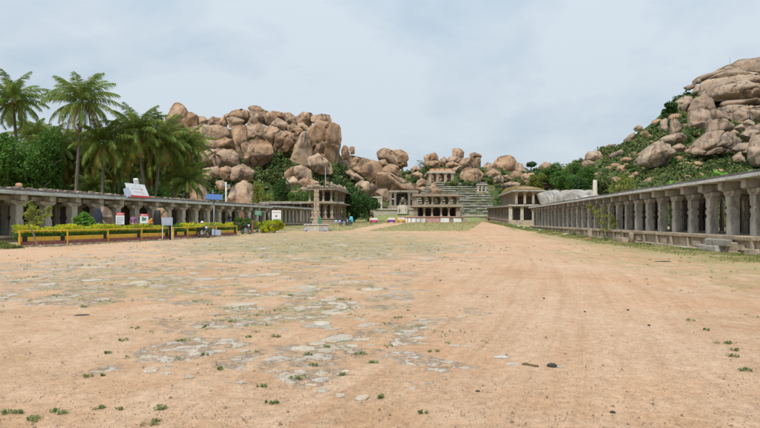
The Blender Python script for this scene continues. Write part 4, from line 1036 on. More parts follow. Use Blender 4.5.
# ---- right, two storey building at the far end
y0f = 105.5
t = colonnade('two_storey_hall', 'two storey stone hall with dry grass on its roof beyond the right gallery', (RX(y0f), y0f), ar, -1, 26, 2.03, .75, 2.15, .2, .2, .28, (.14, .22), 4.2,
          ('brown_grey', 'plinth_stone', 'grey_stone_light', 'dark_course'), 'plain', zf=lambda s: .0185 * s, beam_out=.5, edge_out=.65, capL=.8, base_low=1, root_z=1.0, cat='hall', wall_h=2.8)
q = MB()
q.stack((-.95, -1.7, .75), [(0, .3, .03), (2.6, .28, .03)]); q.build('end_pillar', M['grey_stone_light'], t); q = MB(); q.stack((-.95, -3.9, .75), [(0, .3, .03), (2.6, .28, .03)])
q.build('end_pillar', M['grey_stone_light'], t); q = MB(); q.stack((-.95, .45, .75), [(0, .32, .03), (2.6, .3, .03)]); q.build('end_pillar', M['grey_stone_light'], t)
q = MB(); q.box((.9, -2.0, 2.0), (.2, 4.4, 2.6)); q.build('end_wall', M['shaded_plaster'], t)
q = MB(); q.box((-.9, -2.0, 3.6), (1.6, 5.7, .34), bev=.04); q.build('end_roof', M['grey_stone_light'], t)
q = MB(); q.box((-.9, -2.0, .3), (1.5, 5.7, .85), bev=.04); q.build('end_plinth', M['plinth_stone'], t)
up = 3.95; q = MB(); q.stack((0, 0, 0), [(0, .24, .03), (1.9, .22, .05), (2.1, .4, .03), (2.3, .4, .03)]); up_ = q.build('upper_pillar', M['brown_stone'], t); up_.location = (-.6, -.7, up)
for k in range(1, 14):
    c_ = dup(up_, t); c_.location = (-.6 + k * 2.2, -.7, up + .02 * k) if k < 12 else (-.6, -.7 - (k - 11) * 1.6, up)
q = MB(); q.box((14.5, -3.8, up + 1.15), (20, 2.6, 2.6)); q.build('upper_wall', M['shaded_plaster'], t)
q = MB(); [q.box((-.2 + k * 2.4, -2.95, up + 2.46 + .02 * k), (2.39, 6.2, .28), jit=.02, bev=.03) for k in range(11)]; q.build('upper_roof', M['grey_stone'], t)
q = MB(); [q.ball((2 + k * 2.2, -3, up + 2.5), 1.0, (2.2, 2.6, 1.35 - .1 * abs(k - 4)), 14, 8) for k in range(9)]; q.build('earth_mound', M['soil'], t, True)
C = np.stack([nrng.uniform(-1.2, 24, 9000), nrng.uniform(-5.9, -.1, 9000), np.zeros(9000)], 1); C[:, 2] = up + 2.7 + 1.25 * np.sin(np.pi * (C[:, 0] + 1.2) / 25.2) * np.cos((C[:, 1] + 3) / 3.8) * nrng.uniform(.6, 1.15, 9000)
V, Fq = leaf_quads(C, .16, aspect=.25); struct(nmesh('dry_grass', V, Fq, M['dry_grass'], t), 'stuff')

# ---- left two storey pavilion
t = thing('ornate_pavilion', 'ornate two storey stone pavilion with a ruined parapet at the far left', 'pavilion', (-9.5, 108, .85), math.atan2(1, .109))
BR, GL = M['brown_stone'], M['brown_grey']; LEN = 18.5; WID = 5.0
q = MB(); q.box((LEN / 2 - 1, WID / 2 - .6, .15), (LEN + 5, WID + 4.2, .9), bev=.05); q.build('platform', M['plinth_stone'], t)
q = MB(); q.box((LEN / 2, WID / 2, .78), (LEN + .9, WID + .9, .3), bev=.05); q.box((LEN / 2, WID / 2, 1.02), (LEN + .5, WID + .5, .22), bev=.08); q.box((LEN / 2, WID / 2, 1.22), (LEN + .9, WID + .9, .14), bev=.04); q.build('moulded_base', BR, t)
pm = pillar_mesh('ornate', 2.75, .27).build('pillar', BR, t); pm.location = (0.1, .1, 1.29)
for (x, y) in [(.1, 1.4), (.1, 2.7), (.1, 4.1), (4.6, .1), (9.3, .1), (13.9, .1), (18.4, .1), (18.4, 2.2), (18.4, 4.5), (4.6, 2.4), (9.3, 2.4), (13.9, 2.4), (2.3, .1), (7, .1)]:
    d_ = dup(pm, t); d_.location = (x, y, 1.29); d_.scale = (1, 1, 1)
q = MB(); q.box((LEN / 2 + 1.5, 4.4, 2.6), (LEN - 4, .8, 2.6)); q.build('inner_wall', M['shaded_plaster'], t)
q = MB(); q.box((LEN / 2, WID / 2, 4.14), (LEN + .4, WID + .4, .2), bev=.03)
for i in range(9): q.box((i * 2.3 + .05, WID / 2, 4.36), (2.29, WID + 2.2, .26), jit=.025, bev=.04)
q.build('eaves', GL, t)
q = MB(); q.box((LEN / 2, WID / 2, 4.6), (LEN + .2, WID + .2, .24), bev=.03); q.build('upper_floor', BR, t)
um = pillar_mesh('ornate', 2.2, .22).build('upper_pillar', BR, t); um.location = (.3, .3, 4.72)
for (x, y) in [(.3, 1.9), (.3, 3.4), (.3, 4.7), (4.4, .3), (6.4, .3), (9.3, .3), (11.5, .3), (13.9, .3), (18.2, .3), (16, .3), (18.2, 2.4), (18.2, 4.6), (9.3, 4.6), (4.4, 4.6)]:
    d_ = dup(um, t); d_.location = (x, y, 4.72)
q = MB(); q.box((12, 4.0, 5.8), (9, .6, 2.1)); q.build('upper_wall', M['shaded_plaster'], t)
q = MB()
for i in range(9): q.box((i * 2.3 + .05, WID / 2, 7.05), (2.29, WID + 1.7, .24), jit=.03, bev=.04)
q.box((LEN / 2, WID / 2, 7.3), (LEN, WID, .26), bev=.04); q.build('upper_eaves', GL, t)
q = MB()
for x in np.arange(0, LEN, 1.15):
    for y in (.15,): 
        hh = rnd.choice((.35, .55, .9, 1.15, 1.2)); q.stack((x, y, 7.44), [(0, .38, .05), (hh * .35, .34, .1), (hh * .4, .44, .1), (hh * .6, .4, .12), (hh * .65, .26, .1), (hh * .9, .2, .1), (hh, .06, .02)])
for y in np.arange(1.1, WID, .95):
    hh = rnd.choice((.3, .4, .8)); q.stack((.15, y, 7.44), [(0, .38, .05), (hh * .4, .4, .1), (hh * .6, .36, .12), (hh * .7, .22, .1), (hh, .06, .02)])
q.build('parapet', BR, t)

# ---- lone lamp pillar on its platform
b = G(316.5, 68); t = thing('stone_pillar', 'tall lone carved stone pillar standing on a square stone platform at the left', 'pillar', b, .15)
q = MB(); q.box((-.0, .2, .2), (2.9, 2.6, 1.1), bev=.05, jit=.02); q.box((0, .2, .80), (3.1, 2.8, .14), bev=.04, jit=.02); q.build('platform', M['grey_stone_light'], t)
q = MB(); pr = [(.87, .52, .03), (1.25, .52, .03), (1.3, .38, .04)]
for k in range(7): z = 1.35 + k * .6; pr += [(z, .37 - k * .012, .03), (z + .36, .37 - k * .012, .03), (z + .4, .34 - k * .012, .14), (z + .54, .34 - k * .012, .14)]
pr += [(5.56, .3, .05), (5.62, .55, .04), (5.76, .55, .04), (5.78, .2, .03), (6.0, .16, .03), (6.05, .3, .05), (6.15, .3, .05), (6.3, .05, .01)]
q.stack((0, .3, 0), pr); q.build('shaft', M['brown_stone'], t)
q = MB(); q.box((-.75, .3, 5.68), (.9, .32, .12), ry=.12, bev=.02); q.build('bracket_arm', M['grey_stone_light'], t)
t = thing('notice_board', 'small teal board on a post before the stone pillar platform', 'sign', G(319.6, 65.8), .1); q = MB(); q.box((0, 0, .8), (.07, .07, 1.7)); q.build('post', M['steel'], t); q = MB(); q.box((0, -.05, 1.35), (.42, .04, .75), bev=.01); q.build('board', M['green_board'], t)

# ---- central pavilion
D0 = 125.0; X0, X1 = (413.5 - CX) / F * D0, (461.5 - CX) / F * D0; cx = (X0 + X1) / 2; zg = 1.05
t = thing('central_pavilion', 'two storey open stone pavilion with five dark arched bays at the end of the street', 'pavilion', (cx, D0, zg)); Wd = X1 - X0; Dp = 7.0
z = lambda py: EYE + (HY - py) / F * D0 - zg
px = lambda x: (x - CX) / F * D0 - cx
q = MB(); q.box((0, Dp / 2 + .4, z(217.6) / 2 - .3), (px(462) - px(404), Dp + 1.2, z(217.6) + .6)); q.build('platform', M['plinth_stone'], t)
q = MB(); q.box(((px(462) + px(401)) / 2, Dp / 2 + .3, z(217.0)), (px(463) - px(401), Dp + 1.6, .28), bev=.04); q.build('platform_edge', M['pink_stone'], t)
for a, b_, lab in ((404.5, 415.5, 1), (416.5, 425.2, 1), (440.2, 448.8, 1), (453.3, 461, 1)):
    q = MB(); q.box(((px(a) + px(b_)) / 2, -.28, z(220.4)), (px(b_) - px(a), .12, z(217.9) - z(223.0)), jit=.03, bev=.03)
    q.build('whitewashed_panel', M['white_wash'], t)
q = MB()
for a in (404, 407.5, 411, 415.8, 420.5, 425.6, 449.6, 452.5): q.box((px(a), -.36, z(220.4)), (.2, .1, 1.2), bev=.02)
q.build('panel_posts', M['plinth_stone'], t)
q = MB()
for k in range(5): q.box((px(432.8), -.3 - .32 * (4 - k), .13 + k * .25 - .1), (px(439.6) - px(426.2), .36, .27), bev=.03)
q.build('front_steps', M['pink_stone'], t)
lows = [415.5, 424.3, 432.2, 441.3, 449, 458.2]; zb = z(216.6); zt = z(207.4)
for i, a in enumerate(lows):
    q = MB(); wd = .5 if i in (0, 5) else .24
    if i in (0, 5): q.box((px(a), .55, (zb + zt) / 2), (wd * 2, 1.0, zt - zb), bev=.04)
    else: q.stack((px(a), .4, zb), [(0, .3, .05), (.3, .3, .05), (.35, .2, .08), (1.2, .19, .08), (1.25, .27, .04), (1.4, .27, .04), (1.45, .2, .06), (1.7, .25, .04), (zt - zb - .12, .3, .04), (zt - zb - .1, .46, .04), (zt - zb, .5, .04)])
    q.build('pillar', M['brown_stone'], t)
    if i not in (0, 5):
        for yy in (3.2, 6.2):
            c_ = dup(t.children[-1], t); c_.location = (0, yy, 0)
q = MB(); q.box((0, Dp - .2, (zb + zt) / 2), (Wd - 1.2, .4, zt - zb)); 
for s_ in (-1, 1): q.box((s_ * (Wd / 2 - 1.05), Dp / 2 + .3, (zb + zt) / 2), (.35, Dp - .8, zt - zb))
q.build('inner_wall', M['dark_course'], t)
q = MB(); q.box((0, Dp / 2, z(206.3)), (px(463) - px(412), Dp + 1.4, .42), bev=.06, jit=.02); q.box((0, Dp / 2, z(204.9)), (px(461) - px(413.5), Dp + .6, .22), bev=.04); q.build('mid_slab', M['brown_stone'], t)
for i, a in enumerate([415.3, 425.2, 432.5, 441.6, 449.5, 457.8]):
    for yy in (.45, 3.4, 6.4):
        q = MB(); zb2 = z(204.5); zt2 = z(196.6); hh = zt2 - zb2
        if i == 0 : q.box((px(a), yy, (zb2 + zt2) / 2), (.75, .75, hh), bev=.04)
        else: q.stack((px(a), yy, zb2), [(0, .24, .03), (.35, .24, .03), (.38, .18, .06), (1.2, .17, .06), (1.25, .24, .03), (hh - .35, .2, .05), (hh, .5, .03)])
        q.build('upper_pillar', M['brown_stone'], t)
q = MB(); q.box((0, Dp / 2, z(195.8)), (px(462) - px(412.5), Dp + 1.2, .34), bev=.05, jit=.02); q.box((-.3, Dp / 2, z(194.6)), (px(459) - px(414), Dp + .3, .26), bev=.04, jit=.03); q.build('roof_slab', M['brown_stone'], t)

# ---- stone steps on the slope
q = MB(); g_ = MB(); NS = 15
for k in range(NS):
    u = k / (NS - 1); D = 166 + 34 * u; ztop_ = 1.9 + 13.4 * u ** .95 + .5
    xa = (405 + 24 * u - CX) / F * D; xb = (496 - 10 * u - CX) / F * D; n_ = 14
    for i in range(n_):
        a = xa + (xb - xa) * i / n_; b_ = xa + (xb - xa) * (i + 1) / n_
        if rnd.random() < .05: continue
        zz = ztop_ + rnd.uniform(-.10, .04)
        if rnd.random() < .93: g_.box(((a + b_) / 2, D + .35 + rnd.uniform(-.12, .12), zz + .06), (b_ - a - .04, 1.3, .3 + rnd.uniform(-.06, .06)), jit=.05, bev=.05, ry=rnd.gauss(0, .012))
        q.box(((a + b_) / 2, D + 1.7 + rnd.uniform(-.15, .15), zz - .9), (b_ - a - .02, 3.2, 1.8), jit=.06, bev=.06)
struct(q.build('stone_steps', M['step_stone'])); struct(g_.build('stone_steps', M['step_edge']))
C = []
for _ in range(12000):
    u = rnd.random(); kk = round(u * (NS - 1)) / (NS - 1); D = 166 + 34 * kk; zz = 1.9 + 13.4 * kk ** .95 + .5; x = rnd.uniform((417 + 16 * kk - CX) / F * D, (496 - 10 * kk - CX) / F * D)
    if mnoise.noise(Vector((x * .22, kk * 9, 5))) < .05 + .25 * rnd.random(): continue
    C.append((x, D - .35 + rnd.uniform(-.1, .2) if rnd.random() < .5 else D + rnd.uniform(.2, 1.8), zz + (rnd.uniform(-.7, -.35) if rnd.random() < .0 else rnd.uniform(.15, .42))))
V, Fq = leaf_quads(np.array(C), .2, aspect=.4); struct(nmesh('step_grass', V, Fq, M['verge']), 'stuff')

# ---- hilltop gate temple
def open_hall(name, label, pxa, pxb, py_base, py_eave, py_top, D, dp, cols, mp, mr, mtop, rows=2, hw=.4, zextra=2.0, beam=.5):
    zb = EYE + (HY - py_base) / F * D; xa, xb = (pxa - CX) / F * D, (pxb - CX) / F * D; s_ = D / F; h = (py_base - py_eave) * s_
    t = thing(name, label, 'hall', ((xa + xb) / 2, D, zb)); w_ = xb - xa
    q = MB(); q.box((0, dp / 2, -zextra / 2), (w_ + .8, dp + 1, zextra), bev=.08); q.build('base', M['plinth_stone'], t)
    first = None
    for r in range(rows):
        for c in cols:
            if first is None:
                q = MB(); q.stack((0, 0, 0), [(0, hw * 1.1, .05), (h * .7, hw, .05), (h * .78, hw * 1.15, .05), (h * .85, hw * 1.3, .05), (h, hw * 1.9, .05)]); first = q.build('pillar', M[mp], t); o = first
            else: o = dup(first, t)
            o.location = ((c - CX) / F * D - (xa + xb) / 2, .5 + r * (dp - 1) / max(1, rows - 1), 0)
    q = MB(); q.box((0, dp / 2, h + beam / 2), (w_ + .3, dp + .3, beam), bev=.06, jit=.03); q.build('roof_slab', M[mr], t)
    if mtop:
        q = MB(); z1 = (py_base - py_top) * s_
        q.add([(-w_ * .44, .5, h + beam), (w_ * .44, .5, h + beam), (w_ * .44, dp - .5, h + beam), (-w_ * .44, dp - .5, h + beam), (-w_ * .36, 1.2, z1), (w_ * .36, 1.2, z1), (w_ * .36, dp - 1.2, z1), (-w_ * .36, dp - 1.2, z1)],
              [(0, 1, 5, 4), (1, 2, 6, 5), (2, 3, 7, 6), (3, 0, 4, 7), (4, 5, 6, 7)])
        for _ in range(60): q.box((rnd.uniform(-.4, .4) * w_, rnd.uniform(.6, dp - 1), z1 - rnd.uniform(0, .5)), (rnd.uniform(.3, .7), .4, .3), rz=rnd.uniform(0, 1), jit=.05)
        q.build('brick_topping', M[mtop], t)
    return t
t = open_hall('hilltop_temple', 'small open stone temple with orange brick roof at the top of the steps', 428, 455, 183, 173.2, 168.3, 206, 8, [430, 437.5, 445.5, 452.5], 'brown_stone', 'grey_stone_light', 'brick', 2, .5, 7, .7)
q = MB(); q.box((0, 4, 1.9), (6, .6, 3.6)); q.build('inner_wall', M['dark_course'], t) if False else None
open_hall('ruined_porch', 'small ruined porch of thin pillars on the slope right of the steps', 477.5, 487, 191.2, 184.8, 184, 188.5, 2.2, [478.5, 482, 486], 'grey_stone_light', 'grey_stone_light', None, 2, .22, 3, .35)
# ---- hall of the monolithic bull
t = open_hall('bull_shrine', 'grey pillared shrine sheltering a dark stone bull left of the central pavilion', 389.5, 418, 205.6, 192.2, 189, 158, 6, [390.8, 395.2, 409.3, 413.5, 417], 'brown_grey', 'brown_grey', None, 2, .32, 5.5, .5)
q = MB(); q.box((0, 5.6, 1.8), (7.6, .5, 3.9)); q.build('back_wall', M['shaded_plaster'], t)
q = MB(); q.box((-3.25, .5, 2.0), (1.3, .4, .3)); q.box((3.0, .5, 2.0), (1.6, .4, .3)); q.build('cross_beams', M['grey_stone_light'], t)
t = thing('bull_statue', 'dark reddish weathered stone bull lying inside the grey pillared shrine', 'statue', ((402.5 - CX) / F * 161, 160.5, P(0, 205.6, 158).z))
q = MB(); q.ball((.3, .6, 1.15), 1.15, (1.15, 1.5, .95), 16, 12); q.ball((.1, -.7, 1.55), .8, (1, 1.1, 1.15), 14, 10); q.ball((0, -1.2, 2.1), .55, (.85, 1.25, .9), 14, 10); q.ball((0, -1.75, 1.85), .33, (.9, 1.2, .8)); q.ball((.1, -.1, 2.3), .5, (.8, 1, .7))
for s_ in (-1, 1): q.tube([(s_ * .3, -1.1, 2.45), (s_ * .5, -1.15, 2.7), (s_ * .42, -1.2, 2.95)], [.12, .09, .03]); q.tube([(s_ * .45, -1.0, 2.3), (s_ * .85, -.95, 2.2)], [.12, .04]); q.tube([(s_ * .7, -.9, .7), (s_ * .75, -1.7, .35), (s_ * .6, -1.2, .2)], [.35, .25, .18])
q.build('body', M['brown_grey'], t, True)
q = MB(); q.box((.1, 0, .12), (2.6, 4, .24), bev=.04); q.build('pedestal', M['plinth_stone'], t)
# terrace walls and steps in front of the shrine
def wall(name, label, pxa, pxb, pyt, pyb, D, m='grey_stone_light', th=.6):
    xa, xb = (pxa - CX) / F * D, (pxb - CX) / F * D; zt_, zb_ = P(0, pyt, D).z, P(0, pyb, D).z; t = thing(name, label, 'wall', ((xa + xb) / 2, D, zb_))
    n_ = max(2, int((xb - xa) / 1.8)); w_ = (xb - xa) / n_; q = MB(); q.box((0, .1, (zt_ - zb_) / 2 - .9), (xb - xa, th, zt_ - zb_ + 1.4)); q.build('wall_body', M[m], t)
    q = MB(); [q.box((xa - (xa + xb) / 2 + w_ * (i + .5), 0, zt_ - zb_), (w_ - .02, th + .5, .3), jit=.02, bev=.04) for i in range(n_)]; q.build('coping', M[m], t); return t
wall('terrace_wall', 'low terrace wall in front of the bull shrine, left of its steps', 374, 400.2, 209.3, 213.5, 152); wall('terrace_wall', 'low terrace wall between the bull shrine steps and the central pavilion', 405, 418, 209.3, 213.5, 152)
t = thing('stone_stair', 'short stone stair rising to the bull shrine', 'stair', P(402.6, 214, 150)); q = MB()
for k in range(8): q.box((0, 1 + k * .5, .15 + k * .28), (2.0, .55, .45 + k * .1), bev=.04, jit=.02)
for s_ in (-1, 1): q.box((s_ * 1.2, 2.6, 1.0), (.35, 4.4, 2.2), bev=.05)
q.build('treads', M['grey_stone_light'], t)
t = open_hall('small_hall', 'small low pillared hall between the dark tree and the bull shrine', 371, 382, 208.5, 198, 197, 156, 4, [374.5, 378.5, 381.2], 'grey_stone_light', 'grey_stone_light', None, 2, .3, 4, .4)
q = MB(); q.box((-1.0, 3.5, 1.4), (2.6, .4, 2.8)); q.build('back_wall', M['shaded_plaster'], t)
# grassy bank under the terrace
q = MB(); q.box((0, 0, 0), (1, 1, 1)); 
bank = []
for i in range(31):
    for k, (dd, zz) in enumerate(((132, 1.1), (140, 2.0), (147, 2.9), (152, 3.5), (160, 4.6), (172, 5.4))):
        x = (362 + 134 * i / 30 - CX) / F * dd; e = min(1, min(i, 30 - i) / 4); bank.append((x, dd, gz(x, dd) - .15 + (zz - gz(x, dd)) * e * (1 if i < 14 else .35) + .12 * mnoise.noise(Vector((x * .5, dd * .4, 0)))))
fb = [(i * 6 + k, (i + 1) * 6 + k, (i + 1) * 6 + k + 1, i * 6 + k + 1) for i in range(30) for k in range(5)]
def bankmat():
    def b(nt, bs):
        s = N(nt); v = s.pos(); c = s.mix(s.ramp(s.noise(v, .6, 6, .7), [(.4, 0.0), (.6, 1.0)]), (.16, .19, .055), (.27, .26, .11)); c = s.mix(.5, c, s.ramp(s.noise(v, 6, 4, .8), [(.3, .3), (.7, .7)]), 'OVERLAY'); s.l(c, bs.inputs['Base Color']); s.bump(s.noise(v, 3, 6), bs, .2)
    return mat('bank_grass', b, rough=1)
struct(nmesh('grass_bank', bank, fb, bankmat(), sm=True))
wall('boundary_wall', 'low pale wall at the foot of the steps right of the central pavilion', 462, 491, 216.0, 218.5, 160)
# stone post / tower by the right colonnade roof, poles
def pole(label, px_, pyt, D, r=.1, m='pale_edge', name='utility_pole', arm=True, base_py=None):
    b_ = G(px_, D) if base_py is None else P(px_, base_py, D); h = P(px_, pyt, D).z - b_.z; t = thing(name, label, 'pole', b_); q = MB(); q.tube([(0, 0, -.5), (0, 0, h)], [r * 1.2, r * .8], 8); q.build('post', M[m], t, True)
    if arm: q = MB(); q.box((0, 0, h * .93), (r * 9, r, r * 1.4)); q.build('cross_arm', M['steel'], t)
    return t
pole('square stone post standing above the right colonnade roof', 595, 180, 88, .42, 'grey_stone_light', 'stone_post', False)
pole('whitish concrete pole left of the big angular boulder', 226, 182, 90, .16); pole('thin dark pole behind the solar panel', 213, 190, 95, .07, 'steel')
pole('dark thin pole above the ornate left pavilion', 325.5, 166.5, 128, .11, 'steel', arm=False); pole('thin mast on the summit slab of the right hill', 730, 57.5, 272, .12, 'steel', arm=False, base_py=70, name='mast')
t = thing('floodlight', 'white floodlight on a short post above the left roof beside the billboard', 'lamp', P(136.5, 190, 60)); q = MB(); q.tube([(0, 0, -2), (0, 0, .7)], .05); q.build('post', M['steel'], t); q = MB(); q.box((0, -.1, .95), (.5, .3, .65), rx=.4, bev=.05); q.build('lamp_head', M['white'], t)
M['pink_ink'] = paint('pink_ink', (.68, .3, .32)); M['ribbon_ink'] = paint('ribbon_ink', (.62, .5, .3))
# ================================================================== PLANTERS AND HEDGES
def gp(px_, D, dz=0): v = G(px_, D); v.z += dz; return v
def planter(label, p0, p1, hedge_label, hkey='leaf_yellow', post0=True, post1=True, hedge=True, hh=.42, band=True):
    a = gp(*p0); b_ = gp(*p1); L = (b_ - a).to_2d().length; ang = math.atan2(b_.y - a.y, b_.x - a.x)
    t = thing('railed_planter', label, 'planter', a, ang, 'yellow and maroon railed planters in front of the left gallery')
    q = MB(); q.box((L / 2, .12, .16), (L - .1, .22, .36), jit=.01, bev=.02); q.build('maroon_base', M['m_paint'], t)
    q = MB(); q.box((L / 2, .12, .47), (L - .12, .2, .26), bev=.02); q.build('yellow_band', M['y_paint'], t)
    q = MB(); q.tube([(0, 0, .98), (L, 0, .98)], .035, 8); q.build('rail', M['y_paint'], t)
    for s_, on in ((.04, post0), (L - .04, post1)):
        if on:
            q = MB(); q.box((s_, 0, .5), (.09, .09, 1.02), bev=.01); q.build('post', M['y_paint'], t)
            q = MB(); q.box((s_ + (.3 if s_ < 1 else -.3), .0, .47), (.26, .04, .3)); q.build('dark_gap_plate', M['black'], t)  # flat black piece painting the dark of the opening beside the post
    q = MB()
    for i in range(int(L / .32)): q.box((i * .32 + .15, -.12 + rnd.uniform(-.03, .03), .03), (.3, .2, rnd.uniform(.1, .16)), jit=.03, bev=.02)
    q.build('kerb_stones', M['plinth_stone'], t)
    if hedge:
        h = thing('clipped_hedge', hedge_label, 'hedge', a, ang, 'yellow green hedges in the railed planters')
        n = int(L * 1400); C = np.stack([nrng.uniform(.1, L - .1, n), nrng.uniform(.25, 1.15, n), nrng.uniform(.35, .85 + hh, n)], 1)
        C[:, 2] += .10 * np.sin(C[:, 0] * 2.3) + .06 * np.sin(C[:, 0] * 6.1 + 1); top = C[:, 2] > .86
        V, Fq = leaf_quads(C[top], .055, aspect=.6); nmesh('leafy_top', V, Fq, M[hkey], h)
        V, Fq = leaf_quads(C[~top], .055, aspect=.6); nmesh('leafy_sides', V, Fq, M['leaf_mid'], h)
        q = MB(); [q.tube([(x, .6, .1), (x + .1, .6, .8)], .02, 5) for x in np.arange(.3, L, .5)]; q.build('stems', M['bark'], h)
planter('first railed planter from the left, under the crooked sapling', (19, 32.8), (68, 35.4), 'hedge of the first planter, greener and left of the round bush')
planter('second railed planter from the left, before the round green bush', (68, 35.4), (108.5, 39.0), 'hedge of the second planter, below the dark draped boulder', post0=False)
planter('third railed planter from the left, before the two red headed signs', (108.5, 39.0), (142, 42), 'bright hedge between the two red headed signs', post0=False)
planter('fourth railed planter, ending at a dark post by the blue grey board', (142, 42), (169.5, 44.8), 'bright yellow hedge left of the blue grey board', post0=False)
planter('narrow planter between the blue grey board and the motorcycle', (173, 45.6), (188, 47.4), 'green hedge behind the blue grey board', hkey='leaf_mid', hh=.25)
planter('planter behind the nearest motorcycle', (188, 47.4), (213, 51), 'yellow hedge behind the nearest motorcycle', post0=False)
planter('last railed planter, right of the solar lamp', (216, 51.4), (237, 54.6), 'yellow hedge right of the solar lamp')
def bsh(name, label, px_, pyt, D, wpx, m, n=1600, leaf=.07, group=None, dep=None, z0=0):
    b_ = gp(px_, D, z0); h = P(px_, pyt, D).z - b_.z; r = wpx / 2 / F * D
    if name == 'weed_clump': b_.z -= h * .35
    return bush(name, label, 'bush', b_, (r, dep or r, h / 2), n, leaf, m, group)
bsh('green_bush', 'round bright green bush behind the second planter', 82, 206, 38.6, 25, 'leaf_bright', 2600, .10)
bsh('yellow_bush', 'left of the two free standing yellow bushes by the white sign', 262, 221, 61, 17, 'leaf_yellow', 2600, .07, 'free standing yellow bushes')
bsh('yellow_bush', 'right and taller of the free standing yellow bushes by the white sign', 274, 219.5, 62, 25, 'leaf_yellow', 5200, .07, 'free standing yellow bushes')
bsh('dark_bush', 'dark green bush behind the second motorcycle', 243, 216.5, 62, 26, 'leaf_mid', 4200, .08); bsh('olive_bush', 'dull olive bush under the small green board', 257, 216, 64.5, 20, 'leaf_olive', 2600, .07)
bsh('green_bush', 'green bush right of the blue grey board', 180, 219, 48.5, 19, 'leaf_mid', 2800, .07); bsh('flowering_bush', 'small bush with orange red flowers beside the second red headed sign', 150, 219, 46, 6, 'leaf_mid', 500, .06)
q = MB(); [q.ball(tuple(gp(150 + rnd.uniform(-2, 2), 45.4, 1.25 + rnd.uniform(0, .45))), .09) for _ in range(9)]; o = q.build('flowers', M['orange'], None, True); o.parent = [x for x in bpy.data.objects if x.name.startswith('flowering_bush')][0]; o.matrix_parent_inverse = Matrix.Translation(-o.parent.location)
bsh('spiky_plant', 'upright yellow green plant left of the nearest motorcycle', 193.5, 219.5, 49.5, 4, 'leaf_yellow', 350, .09)
bsh('weed_clump', 'low weeds at the left edge before the first planter', 8, 237.5, 31.5, 26, 'verge', 3800, .05, dep=1.2); bsh('weed_clump', 'low weeds beside the first planter post', 20, 240, 31.5, 9, 'weed', 900, .05)
for i, (px_, pt, D, w_) in enumerate([(606, 228, 40.8, 6), (649, 242, 33.5, 5.5), (684, 247.5, 28.3, 6), (694, 249, 27.5, 4), (574, 226, 52, 7), (742, 251, 24, 5)]):
    bsh('weed_clump', ['small weed by the sapling on the right verge', 'leafy weed against the plinth near the stone bollard', 'leafy weed left of the fallen stone blocks', 'tiny weed touching the fallen stone blocks', 'tall weed at the far end of the right verge', 'weed clump at the right edge below the plinth'][i], px_, pt, D, w_, 'weed', 500, .05, 'weeds along the right plinth', dep=.25)
# saplings
def sapling(label, px_, D, pts, crown, n, m, leaf=.06):
    b_ = gp(px_, D); t = thing('sapling', label, 'tree', b_); s_ = D / F; q = MB(); q.tube([((x - px_) * s_, 0, P(0, y, D).z - b_.z) for x, y in pts], [.05, .04, .03, .02][:len(pts)], 6)
    L = []
    for (x, y, r) in crown:
        c = ((x - px_) * s_, rnd.uniform(-.2, .2), P(0, y, D).z - b_.z); q.tube([((pts[-1][0] - px_) * s_, 0, P(0, pts[-1][1], D).z - b_.z), c], [.02, .008], 5); L.append(clump_points(c, (r * s_ * 1.35, r * s_ * 1.3, r * s_ * 1.1), n // len(crown), 9, shell=.1))
    q.build('trunk', M['bark'], t); V, Fq = leaf_quads(np.concatenate(L), leaf, aspect=.45); nmesh('crown', V, Fq, M[m], t)
sapling('small crooked sapling with thin olive leaves over the first planter', 36, 32.4, [(37, 245), (34, 235), (29, 225), (32, 214)], [(30, 205, 5), (27, 213, 6), (36, 211, 6), (44, 214, 6), (33, 219, 8), (42, 221, 6), (47, 209, 3)], 2600, 'leaf_olive', .055)
sapling('thin leafy sapling leaning before the right gallery', 604, 42.6, [(604, 240), (603, 228), (601, 218)], [(589, 206, 3), (593, 210, 4), (598, 213, 5), (605, 214, 6), (612, 217, 6), (600, 221, 6), (609, 224, 6), (604, 229, 5), (614, 222, 4)], 1700, 'leaf_olive', .06)
# agave like plant
def strap_plant(label, px_, D, h, n, m='weed', z0=0):
    b_ = gp(px_, D, z0); t = thing('strap_leaf_plant', label, 'plant', b_); v, f = [], []
    for i in range(n):
        az = i * 2.4; e = rnd.uniform(.5, 1.3); p = Vector((0, 0, 0)); side = Vector((-math.sin(az), math.cos(az), 0)); L = h * rnd.uniform(.8, 1.2)
        for k in range(7):
            u = k / 6; w_ = .07 * math.sin(math.pi * min(1, u * .85 + .15)); o = len(v); v += [p - side * w_, p + side * w_]
            if k: f.append((o - 2, o - 1, o + 1, o))
            ee = e - 1.2 * u * u; p = p + (Vector((math.cos(az), math.sin(az), 0)) * math.cos(ee) + Vector((0, 0, 1)) * math.sin(ee)) * L / 6
    q = MB(); q.add(v, f); q.build('leaves', M[m], t, True); q = MB(); q.ball((0, 0, .05), .12); q.build('root_crown', M['bark'], t)
strap_plant('fountain shaped strap leaf plant before the dark draped boulder', 108, 41.5, 1.5, 34, z0=.35); strap_plant('small strap leaf plant left of the first red headed sign', 113.5, 41.8, 1.2, 20, z0=.4)
